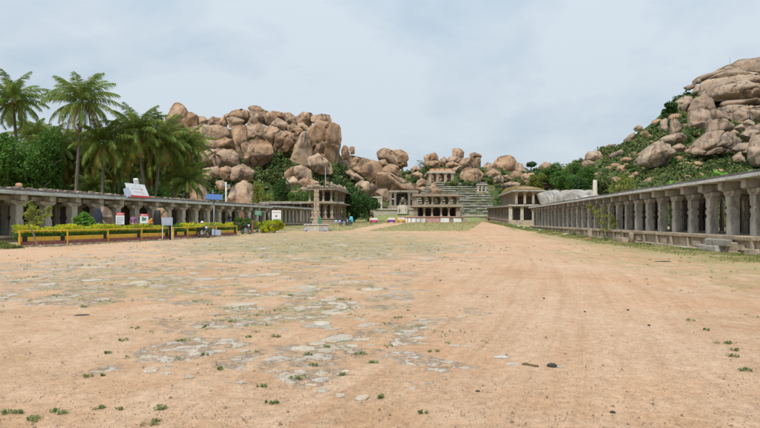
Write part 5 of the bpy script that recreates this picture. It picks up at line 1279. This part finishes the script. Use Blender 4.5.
# boulders and dark sheets inside the left gallery
boulder('weathered round boulder standing inside the left gallery behind the strap leaf plant', [(94, 212), (98, 207), (104, 206.5), (108, 210), (110.5, 219), (111, 230), (93, 230)], 48.2, group=None, sub=4)
boulder('sloping boulder inside the left gallery behind the blue grey board', [(154, 214), (157, 209), (161, 208), (166, 213), (169, 222), (170, 232), (154, 232)], 55.5, group=None, sub=4)
def tarp(label, px_, pyt, pyb, wpx, D, m='navy'):
    s_ = D / F; b_ = P(px_, pyb, D); h = (pyb - pyt) * s_; w_ = wpx * s_; v, f = [], []; NX, NZ = 14, 12
    for side in (0, 1):
        for i in range(NX + 1):
            for k in range(NZ + 1):
                u = i / NX * 2 - 1; z = k / NZ; ww = w_ / 2 * (1 - .38 * z ** 4 + .08 * math.sin(z * 7 + px_)); fold = .09 * math.sin(i * 1.9) * (1 - z)
                v.append((u * ww, (.22 + fold) * (1 if side else -1) * math.sqrt(max(0, 1 - u * u)) * (1 - z ** 4) , z * h + .04 * math.sin(i * 2.3 + k)))
    o = (NX + 1) * (NZ + 1)
    for i in range(NX):
        for k in range(NZ):
            a = i * (NZ + 1) + k; f.append((a, a + NZ + 1, a + NZ + 2, a + 1)); f.append((o + a, o + a + 1, o + a + NZ + 2, o + a + NZ + 1))
    q = MB(); q.add(v, f); ob = q.build('draped_sheet', M[m], None, True); ob.location = b_; tag(ob, label, 'sheet')
tarp('dark navy sheet draped over the boulder behind the second planter', 98, 208.5, 230, 9, 47.0); tarp('black sheet draped over the boulder behind the blue grey board', 157.5, 210, 230, 8, 54.0, 'black')
tarp('pale pink cloth hanging beside the dark navy sheet', 94.3, 220, 229, 2.2, 43.0, 'white_cloth')
boulder('reddish rock resting on the left gallery roof near the left edge', [(16, 186), (17, 183.5), (19, 182.8), (21.3, 184), (21.5, 187.5), (16, 187.5)], 41.5, group=None, sub=3, mname='brick', grow=1.15)

# ================================================================== SIGNS
def board(name, label, pxa, pxb, pyt, pyb, D, m, post_to=None, header=None, lines=None, ang=0, tilt=0, posts=2, zb=None, postm='steel'):
    s_ = D / F; w_ = (pxb - pxa) * s_; h = (pyb - pyt) * s_; c = P((pxa + pxb) / 2, (pyt + pyb) / 2, D); g0 = gz(c.x, c.y); t = thing(name, label, 'sign', (c.x, c.y, g0), ang); cz = c.z - g0
    q = MB(); q.box((0, 0, cz), (w_, .04, h), ry=tilt, bev=.008); q.build('panel', M[m], t)
    q = MB()
    for x in ([-w_ * .42, w_ * .42] if posts == 2 else [0]): q.box((x, .045, cz * .5 + (.0 if posts == 2 else 0)), (.05, .05, cz + h * .2))
    q.build('posts', M[postm], t)
    if header: q = MB(); q.box((0, -.024, cz + h * (.5 - header[1] / 2)), (w_ * .995, .012, h * header[1]), bev=.002); q.build('header', M[header[0]], t)
    for (mm, x0, x1, z0, th) in (lines or []):
        q = MB(); k = x0
        while k < x1:   # broken strokes: lettering too small to read
            e = min(x1, k + rnd.uniform(.03, .09)); q.box(((k + e) / 2 * w_ - w_ / 2, -.033, cz - h / 2 + z0 * h), ((e - k) * w_, .008, th * h * rnd.uniform(.6, 1.2))); k = e + .025
        q.build('lettering', M[mm], t)
    return t
ag = .35
board('notice_sign', 'white notice with a red header left of the person in the purple dress', 116.2, 124, 212.6, 224.6, 42.5, 'white', header=('red', .22), lines=[('white', .12, .85, .89, .09), ('steel', .1, .9, .6, .03), ('steel', .1, .85, .48, .03), ('steel', .1, .9, .36, .03), ('bluegrey', .1, .7, .2, .05)], ang=ag)
board('notice_sign', 'white notice with a red header and greenish picture, right of the purple dressed person', 140.2, 148, 213.8, 225.4, 45.2, 'white', header=('red', .2), lines=[('white', .12, .85, .9, .08), ('green_board', .25, .75, .55, .3), ('steel', .1, .9, .15, .05)], ang=ag)
board('notice_board', 'pale blue grey board on white posts at the end of the fourth planter', 162, 172.3, 217.5, 225.3, 44.0, 'bluegrey', lines=[('white', .08, .9, .7, .05), ('white', .08, .8, .5, .05), ('white', .08, .85, .3, .05)], ang=ag, postm='white')
board('direction_board', 'small tilted green board with pale lettering right of the second motorcycle', 254.8, 262, 210.5, 215.3, 62, 'green_board', lines=[('white', .1, .85, .68, .14), ('white', .1, .75, .3, .14)], tilt=.22, posts=1, ang=.2)
board('white_sign', 'white sign with a yellow heading and dark emblem above the yellow bushes', 271.8, 281, 210.3, 220.2, 66, 'white', lines=[('y_paint', .08, .92, .8, .09), ('bluegrey', .1, .9, .12, .05), ('brick', .36, .62, .44, .16), ('navy', .42, .58, .38, .08)], ang=.1)
q = MB(); q.tube([(0, 0, 0), (0, 0, 1.5)], .11, 8); o = q.build('red_post', M['m_paint']); o.location = gp(252.5, 60); tag(o, 'dark red round post right of the second motorcycle', 'post')
q = MB(); q.box((0, 0, .62), (.16, .16, 1.3), bev=.01); q.box((0, -.085, .9), (.17, .01, .3)); o = q.build('end_post', M['black']); o.location = gp(170.3, 44.6); tag(o, 'dark end post at the right of the fourth planter', 'post')
# roof billboard, leaning back
t = thing('roof_billboard', 'white billboard with faint red writing and red foot band leaning back on the left roof', 'billboard', (-24.05, 52.1, 3.86), al)
e_ = math.atan2(.62, 1.35); Rm = Matrix.Rotation(-e_, 4, 'X')
def bb(name, x, zc, w_, h, m, off=0, th=.05):
    q = MB(); q.box((x, off, zc), (w_, th, h)); o = q.build(name, M[m], t); o.matrix_local = Rm; return o
bb('panel', 1.45, .82, 2.9, 1.5, 'white'); bb('foot_band', 1.45, .17, 2.88, .2, 'red', -.032, .012); bb('ribbon', 1.95, .9, .09, 1.1, 'ribbon_ink', -.03, .01)
for k, (x0, x1, zz, th, mm) in enumerate([(.6, 1.7, 1.02, .05, 'pink_ink'), (.8, 1.8, .66, .05, 'pink_ink'), (1.1, 1.5, 1.3, .04, 'steel'), (2.05, 2.3, 1.0, .2, 'pink_ink'), (2.1, 2.35, .55, .12, 'pink_ink')]):
    q = MB(); x = x0
    while x < x1: e = x + rnd.uniform(.05, .14); q.box(((x + e) / 2, -.034, zz), (e - x, .01, th * rnd.uniform(.6, 1.1))); x = e + .04
    o = q.build('lettering', M[mm], t); o.matrix_local = Rm
q = MB()
for x in (.15, 1.45, 2.75): q.tube([(x, .75, 0), (x, .62, 1.4)], .035); q.tube([(x, .1, .08), (x, .8, .08)], .03)
q.build('support_frame', M['steel'], t); q = MB(); q.add([(0, .06, .05), (0, .8, .05), (0, .62, 1.45)], [(0, 1, 2), (2, 1, 0)]); 
q = MB(); q.box((.0, .42, .5), (.03, .6, .9), rx=-.3); q.build('side_sheet', M['bluegrey'], t)
# solar lamp
b_ = gp(214, 50.2); t = thing('solar_lamp', 'grey street lamp pole carrying a blue tilted solar panel', 'street lamp', b_, .2)
q = MB(); q.tube([(0, 0, -.1), (0, 0, 3.5)], [.07, .055], 10); q.build('pole', M['steel'], t, True)
q = MB(); q.box((0, .05, 3.72), (1.5, .95, .05), rx=.62, ry=.05, bev=.01); q.build('panel_frame', M['chrome'], t)
q = MB(); q.box((0, .03, 3.75), (1.42, .88, .03), rx=.62, ry=.05); q.build('solar_panel', M['solar'], t)
q = MB(); q.tube([(0, 0, 3.1), (-.1, -.4, 3.2)], .03); q.box((-.12, -.55, 3.2), (.16, .4, .07), bev=.02); q.build('lamp_arm', M['steel'], t)
q = MB(); q.box((.38, .0, .42), (.5, .35, .5), bev=.03); q.box((-.05, -.05, .45), (.28, .3, .55), bev=.03); q.build('battery_box', M['bluegrey'], t)

# ================================================================== MOTORCYCLES
def wheel(c, par, nm='wheel'):
    w_ = thing(nm, 'x', 'x', c); del w_['label']; del w_['category']; w_.parent = par
    q = MB(); q.torus((0, 0, 0), .265, .05, n=28); q.build('tyre', M['rubber'], w_, True)
    q = MB(); q.torus((0, 0, 0), .215, .018, n=24, m=6); q.tube([(0, -.06, 0), (0, .06, 0)], .045, 10)
    for k in range(10): a = k * .628; q.tube([(.03 * math.cos(a), 0, .03 * math.sin(a)), (.21 * math.cos(a), 0, .21 * math.sin(a))], .006, 4)
    q.build('rim', M['chrome'], w_)
def motorcycle(label, loc, rz, tank='black', group='motorcycles parked by the gallery'):
    t = thing('motorcycle', label, 'motorcycle', loc, rz, group)
    wheel((.66, 0, .315), t); wheel((-.62, 0, .315), t)
    q = MB(); q.tube([(.40, 0, .92), (.2, 0, .72), (-.1, 0, .35), (-.35, 0, .35), (-.62, 0, .32)], .028); q.tube([(.40, 0, .88), (-.25, 0, .78), (-.75, 0, .82)], .025); q.tube([(-.3, 0, .36), (-.3, 0, .76)], .025)
    for s_ in (-1, 1): q.tube([(-.62, s_ * .1, .32), (-.5, s_ * .12, .75)], .022)
    q.build('frame', M['black'], t)
    q = MB()
    for s_ in (-1, 1): q.tube([(.66, s_ * .075, .315), (.40, s_ * .075, 1.0)], .024)
    q.build('fork', M['chrome'], t)
    q = MB(); q.ball((.15, 0, .90), .2, (1.35, .72, .72), 16, 10); q.build('fuel_tank', M[tank], t, True)
    q = MB(); q.ball((-.35, 0, .88), .3, (1.35, .5, .26), 14, 8); q.build('seat', M['rubber'], t, True)
    q = MB(); q.box((-.02, 0, .45), (.36, .26, .34), bev=.06); [q.box((.05, 0, .62 + k * .035), (.22, .24, .018)) for k in range(4)]; q.build('engine', M['steel'], t)
    q = MB(); q.tube([(.3, -.14, .42), (-.1, -.18, .28), (-.85, -.2, .38)], [.025, .035, .05], 8); q.build('exhaust', M['chrome'], t, True)
    q = MB()
    for (cx_, a0, a1) in ((.66, .5, 2.4), (-.62, .9, 3.0)):
        pts = [(cx_ + .34 * math.cos(a0 + (a1 - a0) * k / 8), 0, .315 + .34 * math.sin(a0 + (a1 - a0) * k / 8)) for k in range(9)]
        for p0, p1 in zip(pts, pts[1:]): q.add([(p0[0], -.07, p0[2]), (p0[0], .07, p0[2]), (p1[0], .07, p1[2]), (p1[0], -.07, p1[2])], [(0, 1, 2, 3)])
    q.build('mudguards', M[tank], t)
    q = MB(); q.tube([(.30, -.36, 1.08), (.38, -.2, 1.1), (.42, 0, 1.02), (.38, .2, 1.1), (.30, .36, 1.08)], .015); q.build('handlebar', M['chrome'], t)
    q = MB(); q.ball((.52, 0, .93), .11, (.8, 1, 1)); q.build('headlight', M['glassy'], t, True)
    for s_ in (-1, 1):
        m_ = MB(); m_.tube([(.34, s_ * .25, 1.09), (.33, s_ * .33, 1.27)], .008, 5); m_.ball((.33, s_ * .36, 1.31), .06, (.3, 1.2, .8)); m_.build('mirror', M['chrome'], t, True)
    q = MB(); q.box((-.9, 0, .78), (.05, .16, .08), bev=.01); q.build('tail_light', M['red'], t)
    q = MB(); q.tube([(-.1, .1, .3), (-.12, .26, .02)], .015); q.build('stand', M['steel'], t)
    return t
m1 = motorcycle('nearest motorcycle, parked before the planter left of the solar lamp', gp(202.5, 48.4), math.radians(-32), 'black')
duptree(m1, gp(246, 58.0), math.radians(-40), label='second motorcycle, parked before the dark green bush'); duptree(m1, gp(344.5, 93), math.radians(-10), label='motorcycle left of the cyan sheet by the left pavilion'); duptree(m1, gp(349, 94.5), math.radians(-120), label='motorcycle standing under the cyan sheet by the left pavilion')
q = MB(); q.ball((0, 0, .13), .12, (1, 1.15, 1)); o = q.build('helmet', M['white'], None, True); o.location = gp(202.2, 48.4, 1.28); tag(o, 'white helmet resting on the nearest motorcycle', 'helmet')
tarp('bright cyan sheet hanging beside the left pavilion platform', 351.3, 216.4, 222.2, 4, 96, 'cyan')
for i, x in enumerate((336, 340, 344.5)): tarp(['blue cloth bundle at the left on the pavilion platform', 'blue cloth bundle in the middle on the pavilion platform', 'blue cloth bundle at the right on the pavilion platform'][i], x, 220.0, 222.4, 3.2, 103, 'bluegrey')
for i, x in enumerate((305.5, 322.5, 325.5)): tarp(['pale blue bundle left before the stone pillar', 'pale bundle right before the stone pillar', 'rightmost bundle before the stone pillar'][i], x, 228.2, 231, 2.8, 66.5, ['bluegrey', 'white_cloth', 'bluegrey'][i])

# ================================================================== STALL CARTS
def cart(label, pxc, D, m1_, m2_):
    t = thing('stall_cart', label, 'cart', gp(pxc, D), 0, 'small stall carts by the central lawn'); W_ = 2.0
    for x in (-.9, .9):
        q = MB(); q.tube([(x, -.5, 0), (x, -.5, 1.25)], .06); q.build('post', M['y_paint'], t); q = MB(); q.tube([(x, .5, 0), (x, .5, 1.25)], .06); q.build('post', M['y_paint'], t)
    q = MB(); v = []; f = []
    for k in range(9): a = math.pi * k / 8; v += [(-1.05 * math.cos(a), -.65, 1.22 + .3 * math.sin(a)), (-1.05 * math.cos(a), .65, 1.22 + .3 * math.sin(a))]
    for k in range(8): f.append((2 * k, 2 * k + 1, 2 * k + 3, 2 * k + 2))
    q.add(v, f); q.build('canopy', M['y_paint'], t, True)
    q = MB(); q.box((0, 0, .72), (1.7, 1.0, .1), bev=.02); q.box((0, -.52, .98), (1.5, .05, .3), bev=.02); q.build('counter', M['white'], t)
    q = MB(); q.box((0, -.5, .48), (1.65, .06, .46), bev=.02); q.build('skirt_cloth', M[m1_], t)
    q = MB(); [q.box((-.6 + k * .3, -.1, .86), (.2, .3, .2), bev=.03) for k in range(5)]; q.build('wares', M[m2_], t)
    for x in (-.6, .6): q = MB(); q.torus((x, -.62, .25), .21, .035, n=18, m=6); q.build('wheel', M['rubber'], t, True)
cart('yellow framed stall cart with pink cloth, leftmost by the path', 373.8, 112, 'magenta', 'white'); cart('yellow framed stall cart with violet cloth between the other two', 391.2, 114, 'violet', 'blue'); cart('orange yellow stall cart touching the central pavilion platform', 401.2, 117.5, 'y_paint', 'orange')

# ================================================================== PEOPLE
def skinned(name, chains, m, parent, sub=1, root=None):
    """chains: list of [(pos, radius), ...]; chains sharing a first point are joined"""
    vs, es, rs, idx = [], [], [], {}
    for ch in chains:
        prev = None
        for p, r in ch:
            k = tuple(round(c, 4) for c in p)
            if k not in idx: idx[k] = len(vs); vs.append(p); rs.append(r)
            if prev is not None and prev != idx[k]: es.append((prev, idx[k]))
            prev = idx[k]
    me = bpy.data.meshes.new(name + '_cage'); me.from_pydata(vs, es, []); o = bpy.data.objects.new(name + '_cage', me); COL.objects.link(o)
    md = o.modifiers.new('skin', 'SKIN'); md.use_smooth_shade = True
    sv = me.skin_vertices[0].data if me.skin_vertices else None
    if sv is None:
        bpy.context.view_layer.objects.active = o; bpy.ops.object.select_all(action='DESELECT') if False else None
        sv = me.skin_vertices.new(name='sv').data if hasattr(me.skin_vertices, 'new') else None
    for i, r in enumerate(rs): rr = r if isinstance(r, tuple) else (r, r); sv[i].radius = rr; sv[i].use_root = (i == 0)
    sm_ = o.modifiers.new('sub', 'SUBSURF'); sm_.levels = sub; sm_.render_levels = sub
    dg = bpy.context.evaluated_depsgraph_get(); ev = o.evaluated_get(dg); nm = bpy.data.meshes.new_from_object(ev)
    nm.name = name; nm.materials.clear(); nm.materials.append(m); n = bpy.data.objects.new(name, nm); COL.objects.link(n); n.parent = parent; bpy.data.objects.remove(o); return n
def person(label, loc, rz, top, low, pose='stand', hair='hair', sari=False):
    t = thing('person', label, 'person', loc, rz)
    sit = pose == 'sit'; hp = .22 if sit else .86; pz = lambda z: z - (.64 if sit else 0)
    pel = (0, 0, hp); ch = [[(pel, .12), ((0, 0, pz(1.08)), .115), ((0, 0, pz(1.25)), .13), ((0, 0, pz(1.37)), .09), ((0, -.005, pz(1.44)), .048), ((0, -.015, pz(1.53)), .075), ((0, -.02, pz(1.60)), .085), ((0, -.01, pz(1.67)), .05)]]
    legs = []; arms = []
    for s_ in (-1, 1):
        if sit: lg = [(pel, .12), ((s_ * .11, -.02, .2), .09), ((s_ * .17, -.38, .42), .06), ((s_ * .14, -.50, .06), .04), ((s_ * .14, -.66, .04), .03)]
        else: lg = [(pel, .12), ((s_ * .1, 0, .80), .09), ((s_ * .11, -.02 - .05 * (s_ > 0), .46), .062), ((s_ * .12, .03 - .02 * (s_ > 0), .09), .04), ((s_ * .13, -.13, .035), .03)]
        legs.append(lg); ch.append(lg)
        sh = (s_ * .17, 0, pz(1.34)); el = (s_ * .24, .03, pz(1.07)); wr = (s_ * .22, -.13, pz(.88)) if not sit else (s_ * .2, -.28, .48); pa = (wr[0], wr[1] - .04, wr[2] - .06)
        arms.append([(sh, .055), (el, .042), (wr, .027)]); ch.append([((0, 0, pz(1.37)), .09), (sh, .055), (el, .042), (wr, .027), (pa, (.036, .02))])
        for k, (dx, L) in enumerate(((-.027, .06), (-.009, .075), (.009, .07), (.027, .055))): ch.append([(pa, (.036, .02)), ((pa[0] + dx, pa[1] - .015, pa[2] - .04), .009), ((pa[0] + dx * 1.1, pa[1] - .01, pa[2] - .04 - L), .007)])
        ch.append([(pa, (.036, .02)), ((pa[0] - s_ * .04, pa[1] - .03, pa[2] - .02), .01), ((pa[0] - s_ * .045, pa[1] - .045, pa[2] - .055), .008)])
    skinned('body', ch, M['skin'], t)
    q = MB(); q.ball((0, -.105, pz(1.585)), .018, (.8, 1.2, 1.4)); [q.ball((s_ * .085, 0, pz(1.59)), .022, (.4, .8, 1.2)) for s_ in (-1, 1)]; q.ball((0, -.09, pz(1.55)), .022, (1.3, .5, .35)); q.build('face_features', M['skin'], t, True)
    q = MB(); [q.ball((s_ * .032, -.092, pz(1.612)), .012) for s_ in (-1, 1)]; q.build('eyes', M['hair'], t, True)
    q = MB(); q.ball((0, .02, pz(1.635)), .1, (.95, 1.05, .85), 14, 10); (q.ball((0, .09, pz(1.52)), .06, (1, .8, 1.5)) if sari else None); q.build('hair', M['hair'], t, True)
    tp = [[(pel, .145), ((0, 0, pz(1.08)), .135), ((0, 0, pz(1.25)), .15), ((0, 0, pz(1.385)), .09)]] + [[((0, 0, pz(1.25)), .15), (a[0][0], .075), (tuple(Vector(a[0][0]).lerp(Vector(a[1][0]), .75)), .062)] for a in arms]
    skinned('upper_garment', tp, M[top], t)
    if sari and not sit:
        q = MB(); q.tube([(0, 0, .05), (0, 0, .3), (0, -.0, .7), (0, 0, .95)], [.2, .19, .17, .15], 16); q.build('skirt', M[low], t, True)
    else:
        skinned('trousers', [[(pel, .15), (tuple(l[1][0]), .105), (tuple(l[2][0]), .08), (tuple(Vector(l[2][0]).lerp(Vector(l[3][0]), .85)), .06)] for l in legs], M[low], t)
    return t
try:
    person('person in a purple dress standing behind the third planter', P(133.3, 233.5, 46.5) * 1.0, .5, 'purple', 'purple', sari=True)
    person('person in dark blue clothes standing inside the left gallery behind the planters', (lambda v: v)(gp(229.5, 72.5, .42)), .4, 'navy', 'blue')
    person('person in violet clothes standing inside the left gallery behind the second motorcycle', gp(246.8, 76.5, .42), .3, 'violet', 'violet', sari=True)
    person('person in black sitting on the ground at the far right end of the street', gp(488.6, 143), .9, 'black', 'black', 'sit')
    person('person in blue crouching before the hilltop temple', P(443.3, 183.8, 203), .2, 'blue', 'blue', 'sit')
except Exception as ex: print('PERSON FAIL', ex); raise

# ================================================================== SMALL THINGS ON THE GROUND
def blk(name, label, px_, D, size, rz, m, dz=0, cat='stone', group=None, bev=.03, off=(0, 0)):
    q = MB(); q.box((0, 0, size[2] / 2), size, jit=size[2] * .08, bev=min(bev, size[2] * .3)); o = q.build(name, M[m]); o.location = gp(px_, D, dz) + Vector((off[0], off[1], 0)); o.rotation_euler = (0, 0, rz); return tag(o, label, cat, group)
aa = ar
blk('stone_block', 'lower long fallen stone block lying against the right plinth', 713, 26.6, (1.7, .55, .32), aa, 'grey_stone', .0, group=None); blk('stone_block', 'upper long stone block stacked on the lower one by the right plinth', 720, 26.0, (1.9, .45, .30), aa + .03, 'grey_stone', .33)
blk('stone_block', 'squat stone block right of the long fallen blocks', 737, 24.9, (.6, .4, .5), aa + .1, 'plinth_stone'); blk('stone_block', 'broken stone lump at the right edge under the plinth', 754, 23.4, (.9, .35, .28), aa, 'plinth_stone')
blk('stone_block', 'long low block against the plinth left of the stone bollard', 621, 38.9, (1.9, .5, .3), aa, 'plinth_stone'); blk('stone_block', 'tall thin standing stone further along the right plinth', 590, 46.9, (.3, .3, .7), aa, 'plinth_stone')
q = MB(); q.tube([(0, 0, -.1), (0, 0, .55), (0, 0, .66)], [.19, .17, .16], 12); q.ball((0, 0, .66), .165, (1, 1, .3)); o = q.build('stone_bollard', M['plinth_stone'], None, True); o.location = gp(631.5, 37.2); tag(o, 'stubby round stone bollard before the right plinth', 'bollard')
def pebble(name, label, px_, py_, D, w_, m, sq=.4, cat='stone', asp=.7):
    q = MB(); q.ball((0, 0, 0), w_ / 2, (1, asp, sq), 14, 9); q.v = [tuple(Vector(p) * (1 + .22 * mnoise.noise(Vector(p) * (3.0 / w_)))) for p in q.v]; o = q.build(name, M[m], None, True); o.location = gp(px_, D, w_ * sq * .18); o.rotation_euler = (0, 0, rnd.uniform(-.3, .3)); return tag(o, label, cat)
pebble('dark_stone', 'small blackish stone lying on the dirt in the right foreground', 552.5, 367, 5.93, .115, 'darkrock', .5); pebble('pale_stone', 'pale bluish chip of stone left of the dry dung clumps', 502, 358, 6.3, .2, 'pale_rock', .22, asp=.35); pebble('pale_stone', 'flat pale chip just below the bluish one', 513, 365, 6.02, .16, 'pale_rock', .12, asp=.4)
pebble('pale_stone', 'tiny pale stone touching the blackish stone', 559.5, 368, 5.9, .06, 'pale_rock', .3)
for i, (x, D, w_) in enumerate([(526, 6.0, .09), (531, 5.97, .07), (536, 5.93, .075)]): pebble('dry_dung', ['left clump of dry dung beside the pale chips', 'middle clump of dry dung beside the pale chips', 'right clump of dry dung nearest the blackish stone'][i], x, 0, D, w_, 'dung', .4, 'dung')
pebble('dark_stone', 'flat dark stone on the dirt in the left middle ground', 83, 316, 9.1, .30, 'darkrock', .12, asp=.5); pebble('drain_cover', 'dark flat cover in the grass of the right verge', 664, 262, 21.2, .72, 'darkrock', .05, 'cover', .7)
for i, (x, y) in enumerate([(544, 298.5), (585, 312), (628, 310), (649, 325.5), (613, 385 + 28), (478, 392)]): pebble('dark_stone', ['speck of dark stone far up the middle of the street', 'dark pebble up the right middle of the street', 'dark pebble left of a similar one on the right track', 'dark pebble lowest on the right track', 'dark pebble near the bottom right of the street', 'dark pebble near the bottom middle of the street'][i], x, y, EYE * F / (y - HY), .05, 'darkrock', .5)
k = 0
for _ in range(26):
    D = rnd.uniform(52, 130); x = RX(D) - rnd.uniform(1.0, 1.9); q = MB(); w_ = rnd.uniform(.15, .4); q.box((0, 0, .05), (w_, w_ * .7, .12), jit=.04, rz=rnd.uniform(0, 3)); o = q.build('litter', M['white_cloth' if rnd.random() < .6 else 'plinth_stone']); o.location = (x, D, gz(x, D)); tag(o, 'scrap of pale litter lying along the foot of the right gallery', 'litter', 'litter along the right gallery')
blk('red_bundle', 'small dull red bundle on the grass of the right verge', 588.5, 43.2, (.5, .25, .14), .3, 'brick', cat='bundle')

# ---- flat paving stones showing through the dirt
def flag(x, y, r):
    n = rnd.randrange(5, 9); z = gz(x, y) + .035 * mnoise.noise(Vector((x * .35, y * .35, 0))) + .012 * mnoise.noise(Vector((x * 1.1, y * 1.1, 3)))
    an = sorted(rnd.uniform(0, 6.28) for _ in range(n)); ring = []
    for k in range(n):
        a = 6.28 * k / n + rnd.uniform(-.3, .3); q_ = r * rnd.uniform(.6, 1.15); ring.append((q_ * math.cos(a) * 1.25, q_ * math.sin(a) * .9))
    # cut the outline finer and ragged
    fine = []
    for (x1, y1), (x2, y2) in zip(ring, ring[1:] + ring[:1]):
        for u in (0, .33, .66): fine.append((x1 + (x2 - x1) * u + rnd.gauss(0, r * .035), y1 + (y2 - y1) * u + rnd.gauss(0, r * .035)))
    m = len(fine); tx, ty = rnd.gauss(0, .012), rnd.gauss(0, .012); h = rnd.uniform(.006, .016)
    v = [(a, b, -.05) for a, b in fine] + [(a, b, h * .5 + a * tx + b * ty) for a, b in fine] + [(a * .94, b * .94, h + a * tx + b * ty + rnd.gauss(0, .0015)) for a, b in fine]
    f = [(k, (k + 1) % m, m + (k + 1) % m, m + k) for k in range(m)] + [(m + k, m + (k + 1) % m, 2 * m + (k + 1) % m, 2 * m + k) for k in range(m)] + [tuple(range(2 * m, 3 * m))]
    q = MB(); q.add(v, f); o = q.build('paving_stone', M['flagstone']); o.location = (x, y, z); o.rotation_euler = (0, 0, rnd.uniform(0, 6.28))
    tag(o, 'worn flat paving stone showing through the dirt of the street', 'paving stone', 'worn paving stones in the street')
M['flagstone'] = stone('flagstone', (.37, .315, .245), (.47, .42, .34), stain=(.47, .32, .20), streak=False, sc=2.6, stain_amt=1.0)
k = 0
for (x, y, r) in [(305, 349, 17), (318, 344, 12), (360, 340, 13), (352, 346, 9), (300, 372, 9), (322, 374, 10), (345, 372, 7), (322, 392, 11), (310, 386, 7), (362, 400, 10), (340, 398, 8), (455, 346, 7), (466, 347, 6), (150, 371, 12), (165, 374, 7), (190, 378, 9), (240, 384, 7), (60, 300, 12), (75, 296, 9), (40, 302, 9), (90, 293, 10), (252, 291, 9), (265, 287, 7), (215, 315, 8), (245, 352, 7), (290, 318, 9), (345, 317, 9), (372, 325, 8), (330, 298, 8), (370, 345, 8), (285, 330, 6), (400, 335, 6), (415, 343, 5), (430, 385, 6), (412, 390, 6)]:
    D = EYE * F / (y - HY); flag((x - CX) / F * D, D, r / F * D * .72)
while k < 120:
    D = 5 + 42 * rnd.random() ** 1.2; x = rnd.uniform(-.72, .3) * D
    if masks(x, D)[1] < .3 + .5 * rnd.random() or mnoise.noise(Vector((x * .45, D * .3, 4))) < -.02: continue
    flag(x, D, rnd.uniform(.06, .28) * (1 + D / 45)); k += 1

# ---- weeds, verge grass and gravel
W_ = []
def tuft(x, y, r, n):
    k = max(3, n // 26); cx_ = nrng.normal(0, r * .5, k); cy_ = nrng.normal(0, r * .34, k); i = nrng.integers(0, k, n); sp_ = nrng.uniform(.05, .3, k)[i] * r
    px_ = x + cx_[i] + nrng.normal(0, 1, n) * sp_; py_ = y + cy_[i] + nrng.normal(0, 1, n) * sp_ * .8
    W_.append(np.stack([px_, py_, gz(x, y) + .035 * mnoise.noise(Vector((x * .35, y * .35, 0))) + nrng.uniform(0, .028, n)], 1))
for (x, y, r) in [(58, 411, 9), (33, 419, 9), (99, 408, 6), (118, 410, 5), (8, 412, 7), (84, 307, 7), (182, 341, 8), (122, 341, 5), (137, 329, 4), (105, 354, 5), (86, 377, 6), (103, 376, 4), (218, 370, 6), (203, 356, 4), (160, 410, 8), (155, 424, 9), (362, 354, 7),
                  (277, 337, 6), (299, 379, 8), (327, 347, 6), (373, 363, 5), (313, 366, 5), (344, 376, 4), (308, 355, 4), (430, 352, 4), (387, 347, 5), (382, 400, 5), (422, 416, 4), (727, 344, 8), (735, 352, 5), (732, 358, 6), (747, 372, 6), (262, 388, 4), (436, 352, 3), (270, 405, 5), (20, 412, 4),
                  (232, 322, 4), (251, 337, 4), (206, 327, 4), (345, 300, 6), (290, 296, 5), (398, 318, 4), (690, 320, 5), (705, 330, 5)]:
    D = EYE * F / (y - HY); tuft((x - CX) / F * D, D, r / F * D, int(36 + r * 17))
for _ in range(6500):
    D = 4.2 + 34 * rnd.random() ** 1.3; x = rnd.uniform(-.75, .75) * D; g_, s_, r_ = masks(x, D)
    if D > 25 and x > RX(D) - .8: continue
    nn = mnoise.noise(Vector((x * .5, D * .5, 8)))
    if rnd.random() < (g_ * .7 + s_ * .22 - .05) * (1.0 if nn > .1 else .12): tuft(x, D, rnd.uniform(.03, .2), rnd.randrange(8, 40))
C = np.concatenate(W_); V, Fq = leaf_quads(C, .009 + .0005 * C[:, 1], aspect=.4, flat=.35); struct(nmesh('weeds', V, Fq, M['weed']), 'stuff')
L_ = []
for _ in range(95000):
    D = 19 + 115 * rnd.random() ** 1.2; u = rnd.random()
    if u < .5: x = RX(D) - .75 - 2.6 * rnd.random() ** 1.7
    elif u < .62 and D < 58: x = LX(D) + rnd.uniform(6, 11)
    else:
        x = rnd.uniform(-.25, .25) * D
        if D < 64 or masks(x, D)[0] < .45: continue
    if abs(x) > .78 * D or mnoise.noise(Vector((x * .8, D * .5, 2))) < -.15: continue
    L_.append((x, D, gz(x, D) + rnd.uniform(0, .07)))
C = np.array(L_); V, Fq = leaf_quads(C, .022 + .0007 * C[:, 1], aspect=.3); struct(nmesh('grass', V, Fq, M['verge']), 'stuff')
n = 15000; D = 3.6 + 17 * nrng.uniform(0, 1, n) ** 1.6; x = nrng.uniform(-.76, .76, n) * D; s_ = nrng.uniform(.0025, .009, n) * (1 + (nrng.uniform(0, 1, n) > .97) * 1.6)
T = np.array([[1, 0, 0], [-.5, .87, 0], [-.5, -.87, 0], [0, 0, .9]]); ang = nrng.uniform(0, 6.28, n); ca_, sa_ = np.cos(ang), np.sin(ang)
V = np.empty((n, 4, 3)); 
for k in range(4): V[:, k, 0] = x + s_ * (T[k, 0] * ca_ - T[k, 1] * sa_); V[:, k, 1] = D + s_ * (T[k, 0] * sa_ + T[k, 1] * ca_); V[:, k, 2] = np.array([gz(a, b) for a, b in zip(x, D)]) + .035 * np.array([mnoise.noise(Vector((a * .35, b * .35, 0))) for a, b in zip(x, D)]) + .004 + s_ * T[k, 2]
Fq = (np.arange(n)[:, None, None] * 4 + np.array([[0, 1, 3], [1, 2, 3], [2, 0, 3]])[None]).reshape(-1, 3)
M['gravel'] = stone('gravel_grit', (.40, .24, .14), (.62, .45, .32), streak=False, sc=20, stain_amt=.5); struct(nmesh('gravel', V.reshape(-1, 3), Fq, M['gravel']), 'stuff')
